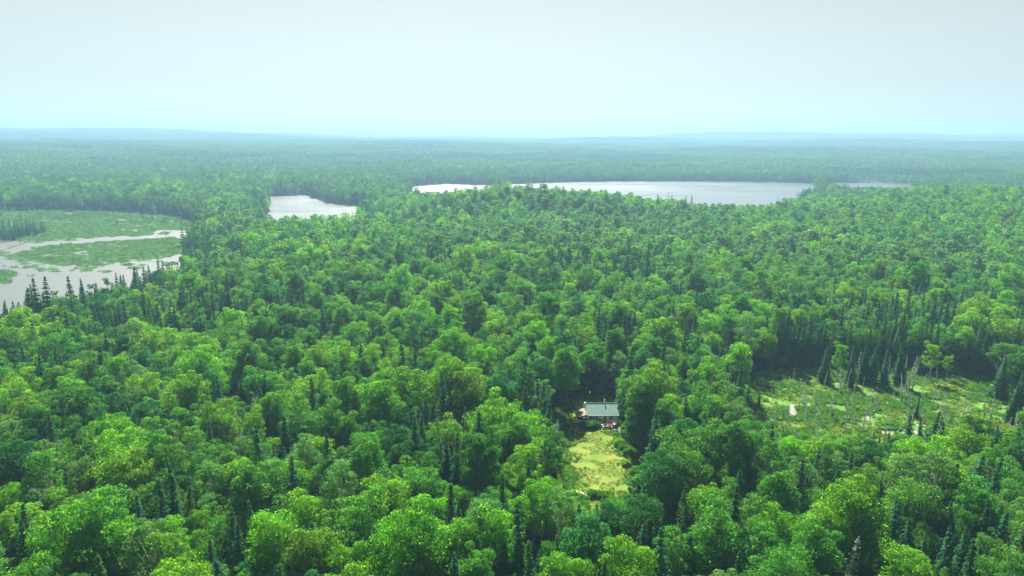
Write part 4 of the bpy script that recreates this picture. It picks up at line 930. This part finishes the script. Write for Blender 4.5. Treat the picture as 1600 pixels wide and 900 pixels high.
# ------------------------------------------------------------------ ground cover
def tuft(seed, n, r, h):
    g = np.random.default_rng(seed); a_ = g.uniform(0, 6.28, n); q = r*np.sqrt(g.random(n))
    B = np.stack([q*np.cos(a_), q*np.sin(a_), 0*q-0.05], 1); tip = B + np.stack([0.5*h*np.cos(a_)*g.random(n), 0.5*h*np.sin(a_)*g.random(n), h*g.uniform(0.5, 1, n)], 1)
    w_ = 0.10*h; sd = np.stack([-np.sin(a_), np.cos(a_), 0*a_], 1)*w_
    V = np.stack([B-sd, B+sd, tip+sd*0.5, tip-sd*0.5], 1).reshape(-1, 3); return (V, np.arange(4*n).reshape(n, 4)), tube([[0, 0, -0.1], [0, 0, 0.05]], [0.02, 0.01], 3)
M['sedge_blade'] = leaf_mat('sedge_blade', (0.170, 0.270, 0.045), (0.28, 0.45, 0.05), hue=0.02, val=0.4)
M['sedge_dark'] = leaf_mat('sedge_dark', (0.075, 0.190, 0.030), (0.13, 0.34, 0.03), hue=0.02, val=0.35)
M['hay_blade'] = leaf_mat('hay_blade', (0.26, 0.28, 0.06), (0.34, 0.36, 0.07), hue=0.025, val=0.3)
src = source('source_tufts', [(tuft(801, 60, 0.5, 0.6), M['sedge_blade'], M['bark']), (tuft(802, 70, 0.7, 0.8), M['sedge_dark'], M['bark']), (tuft(803, 50, 0.5, 0.4), M['sedge_blade'], M['bark']), (tuft(804, 50, 0.5, 0.3), M['hay_blade'], M['bark'])])
n = 16000; x = rng.uniform(bx0, bx1, n); y = rng.uniform(by0, by1, n); z = bog_z(x, y)
ok = (sdf(x, y, BOG) < -0.5) & (z > BOGZ+0.02) & (sdf(x, y, POOL) > 1) & (fbm(x/5, y/3, 97, 3) > 0.40); x, y, z = x[ok], y[ok], z[ok]; n = len(x)
pk = np.where(rng.random(n) < sm((fbm(x/12, y/8, 99, 3)-0.38)/0.2), rng.choice([0, 2], n), 1)
scatter('sedge_tussocks', src, np.stack([x, y, z], 1), rng.uniform(0, 6.28, n), sc3(rng.uniform(0.6, 1.3, n)), pk, 'green and yellow sedge tussocks covering the bog', 'sedge')
P = np.array(LAWN); n = 9000; x = rng.uniform(P[:,0].min(), P[:,0].max(), n); y = rng.uniform(P[:,1].min(), P[:,1].max(), n)
cl = sdf(x, y, LAWN); ok = (cl < 1.0) & ~((np.abs(x-cx_+1.4) < 7) & (y > cy_-1.6) & (y < cy_+7)); 
for (vx, vy) in (at(944, 668), at(952, 668), at(960, 670), at(902.5, 777)): ok &= np.hypot(x-vx, y-vy) > 2.6
ok &= fbm(x/4, y/4, 103, 3) > 0.40
x, y = x[ok], y[ok]; n = len(x); edge = -sdf(x, y, LAWN)
pk = np.where(rng.random(n) < np.clip(1-edge/7, 0, 1), rng.choice([1, 0], n), np.where(rng.random(n) < 0.55, 3, 2))
scatter('lawn_grass', src, np.stack([x, y, lawn_z(x, y)], 1), rng.uniform(0, 6.28, n), sc3(np.where(edge < 3, 1.0, 0.55)*rng.uniform(0.6, 1.2, n)), pk, 'rough yellow-green grass of the cabin lawn', 'grass')
n = 42000; x = rng.uniform(-700, -180, n); y = rng.uniform(380, 860, n); z = marsh_h(x, y)
ppx_, ppy_ = project(x, y, z); dens = np.where(ppy_ < 356, 0.05 + 0.9*sm((352-ppy_)/18)*sm((fbm(x/40, y/40, 107, 2)-0.35)/0.25), 0.05)
ok2 = (sdf(x, y, MARSH) < -2) & (z > WATER+0.05); MX, MY, MZ = x[ok2], y[ok2], z[ok2]
ok = (sdf(x, y, MARSH) < -2) & (z > WATER+0.15) & (rng.random(n) < dens*0.22); x, y, z = x[ok], y[ok], z[ok]; n = len(x)
scatter('marsh_bushes', bpy.data.collections['source_middle'], np.stack([x, y, z-0.1], 1), rng.uniform(0, 6.28, n), sc3(rng.uniform(0.08, 0.28, n)), rng.choice([2, 6, 7, 8], n), 'low bushes and stunted conifers dotting the marsh', 'bushes')

M['reed'] = leaf_mat('reed', (0.075, 0.165, 0.045), (0.13, 0.29, 0.06), hue=0.02, val=0.4)
n = len(MX); scatter('marsh_sedge', source('source_reeds', [(tuft(811, 40, 0.9, 0.55), M['reed'], M['bark']), (tuft(812, 30, 0.7, 0.4), M['sedge_dark'], M['bark'])]), np.stack([MX, MY, MZ], 1), rng.uniform(0, 6.28, n), sc3(rng.uniform(1.0, 2.6, n)),
        (rng.random(n) < 0.12).astype(int), 'green sedge and reeds standing in the river marsh', 'sedge')
# ------------------------------------------------------------------ haze: one even body of air
top = float(max(GZ.max() + 28, CAM_Z + 30)); low = float(GZ.min()) - 1.0
hz = MB().box(-17500, 17500, -17500, 17500, low, top)
hm = bpy.data.materials.new('haze_air'); hm.use_nodes = True; nt = hm.node_tree; nt.nodes.clear()
ho = nt.nodes.new('ShaderNodeOutputMaterial'); hv = nt.nodes.new('ShaderNodeVolumePrincipled')
hv.inputs['Color'].default_value = (0.30, 0.52, 0.76, 1); hv.inputs['Density'].default_value = HAZE_DENSITY; hv.inputs['Anisotropy'].default_value = 0.25
nt.links.new(hv.outputs[0], ho.inputs['Volume'])
tag(hz.build('haze', hm), 'pale blue haze lying over the whole forest', 'haze', kind='stuff')
print('haze top', top, low, 'tris', sum(len(m.polygons) for m in bpy.data.meshes)*2)
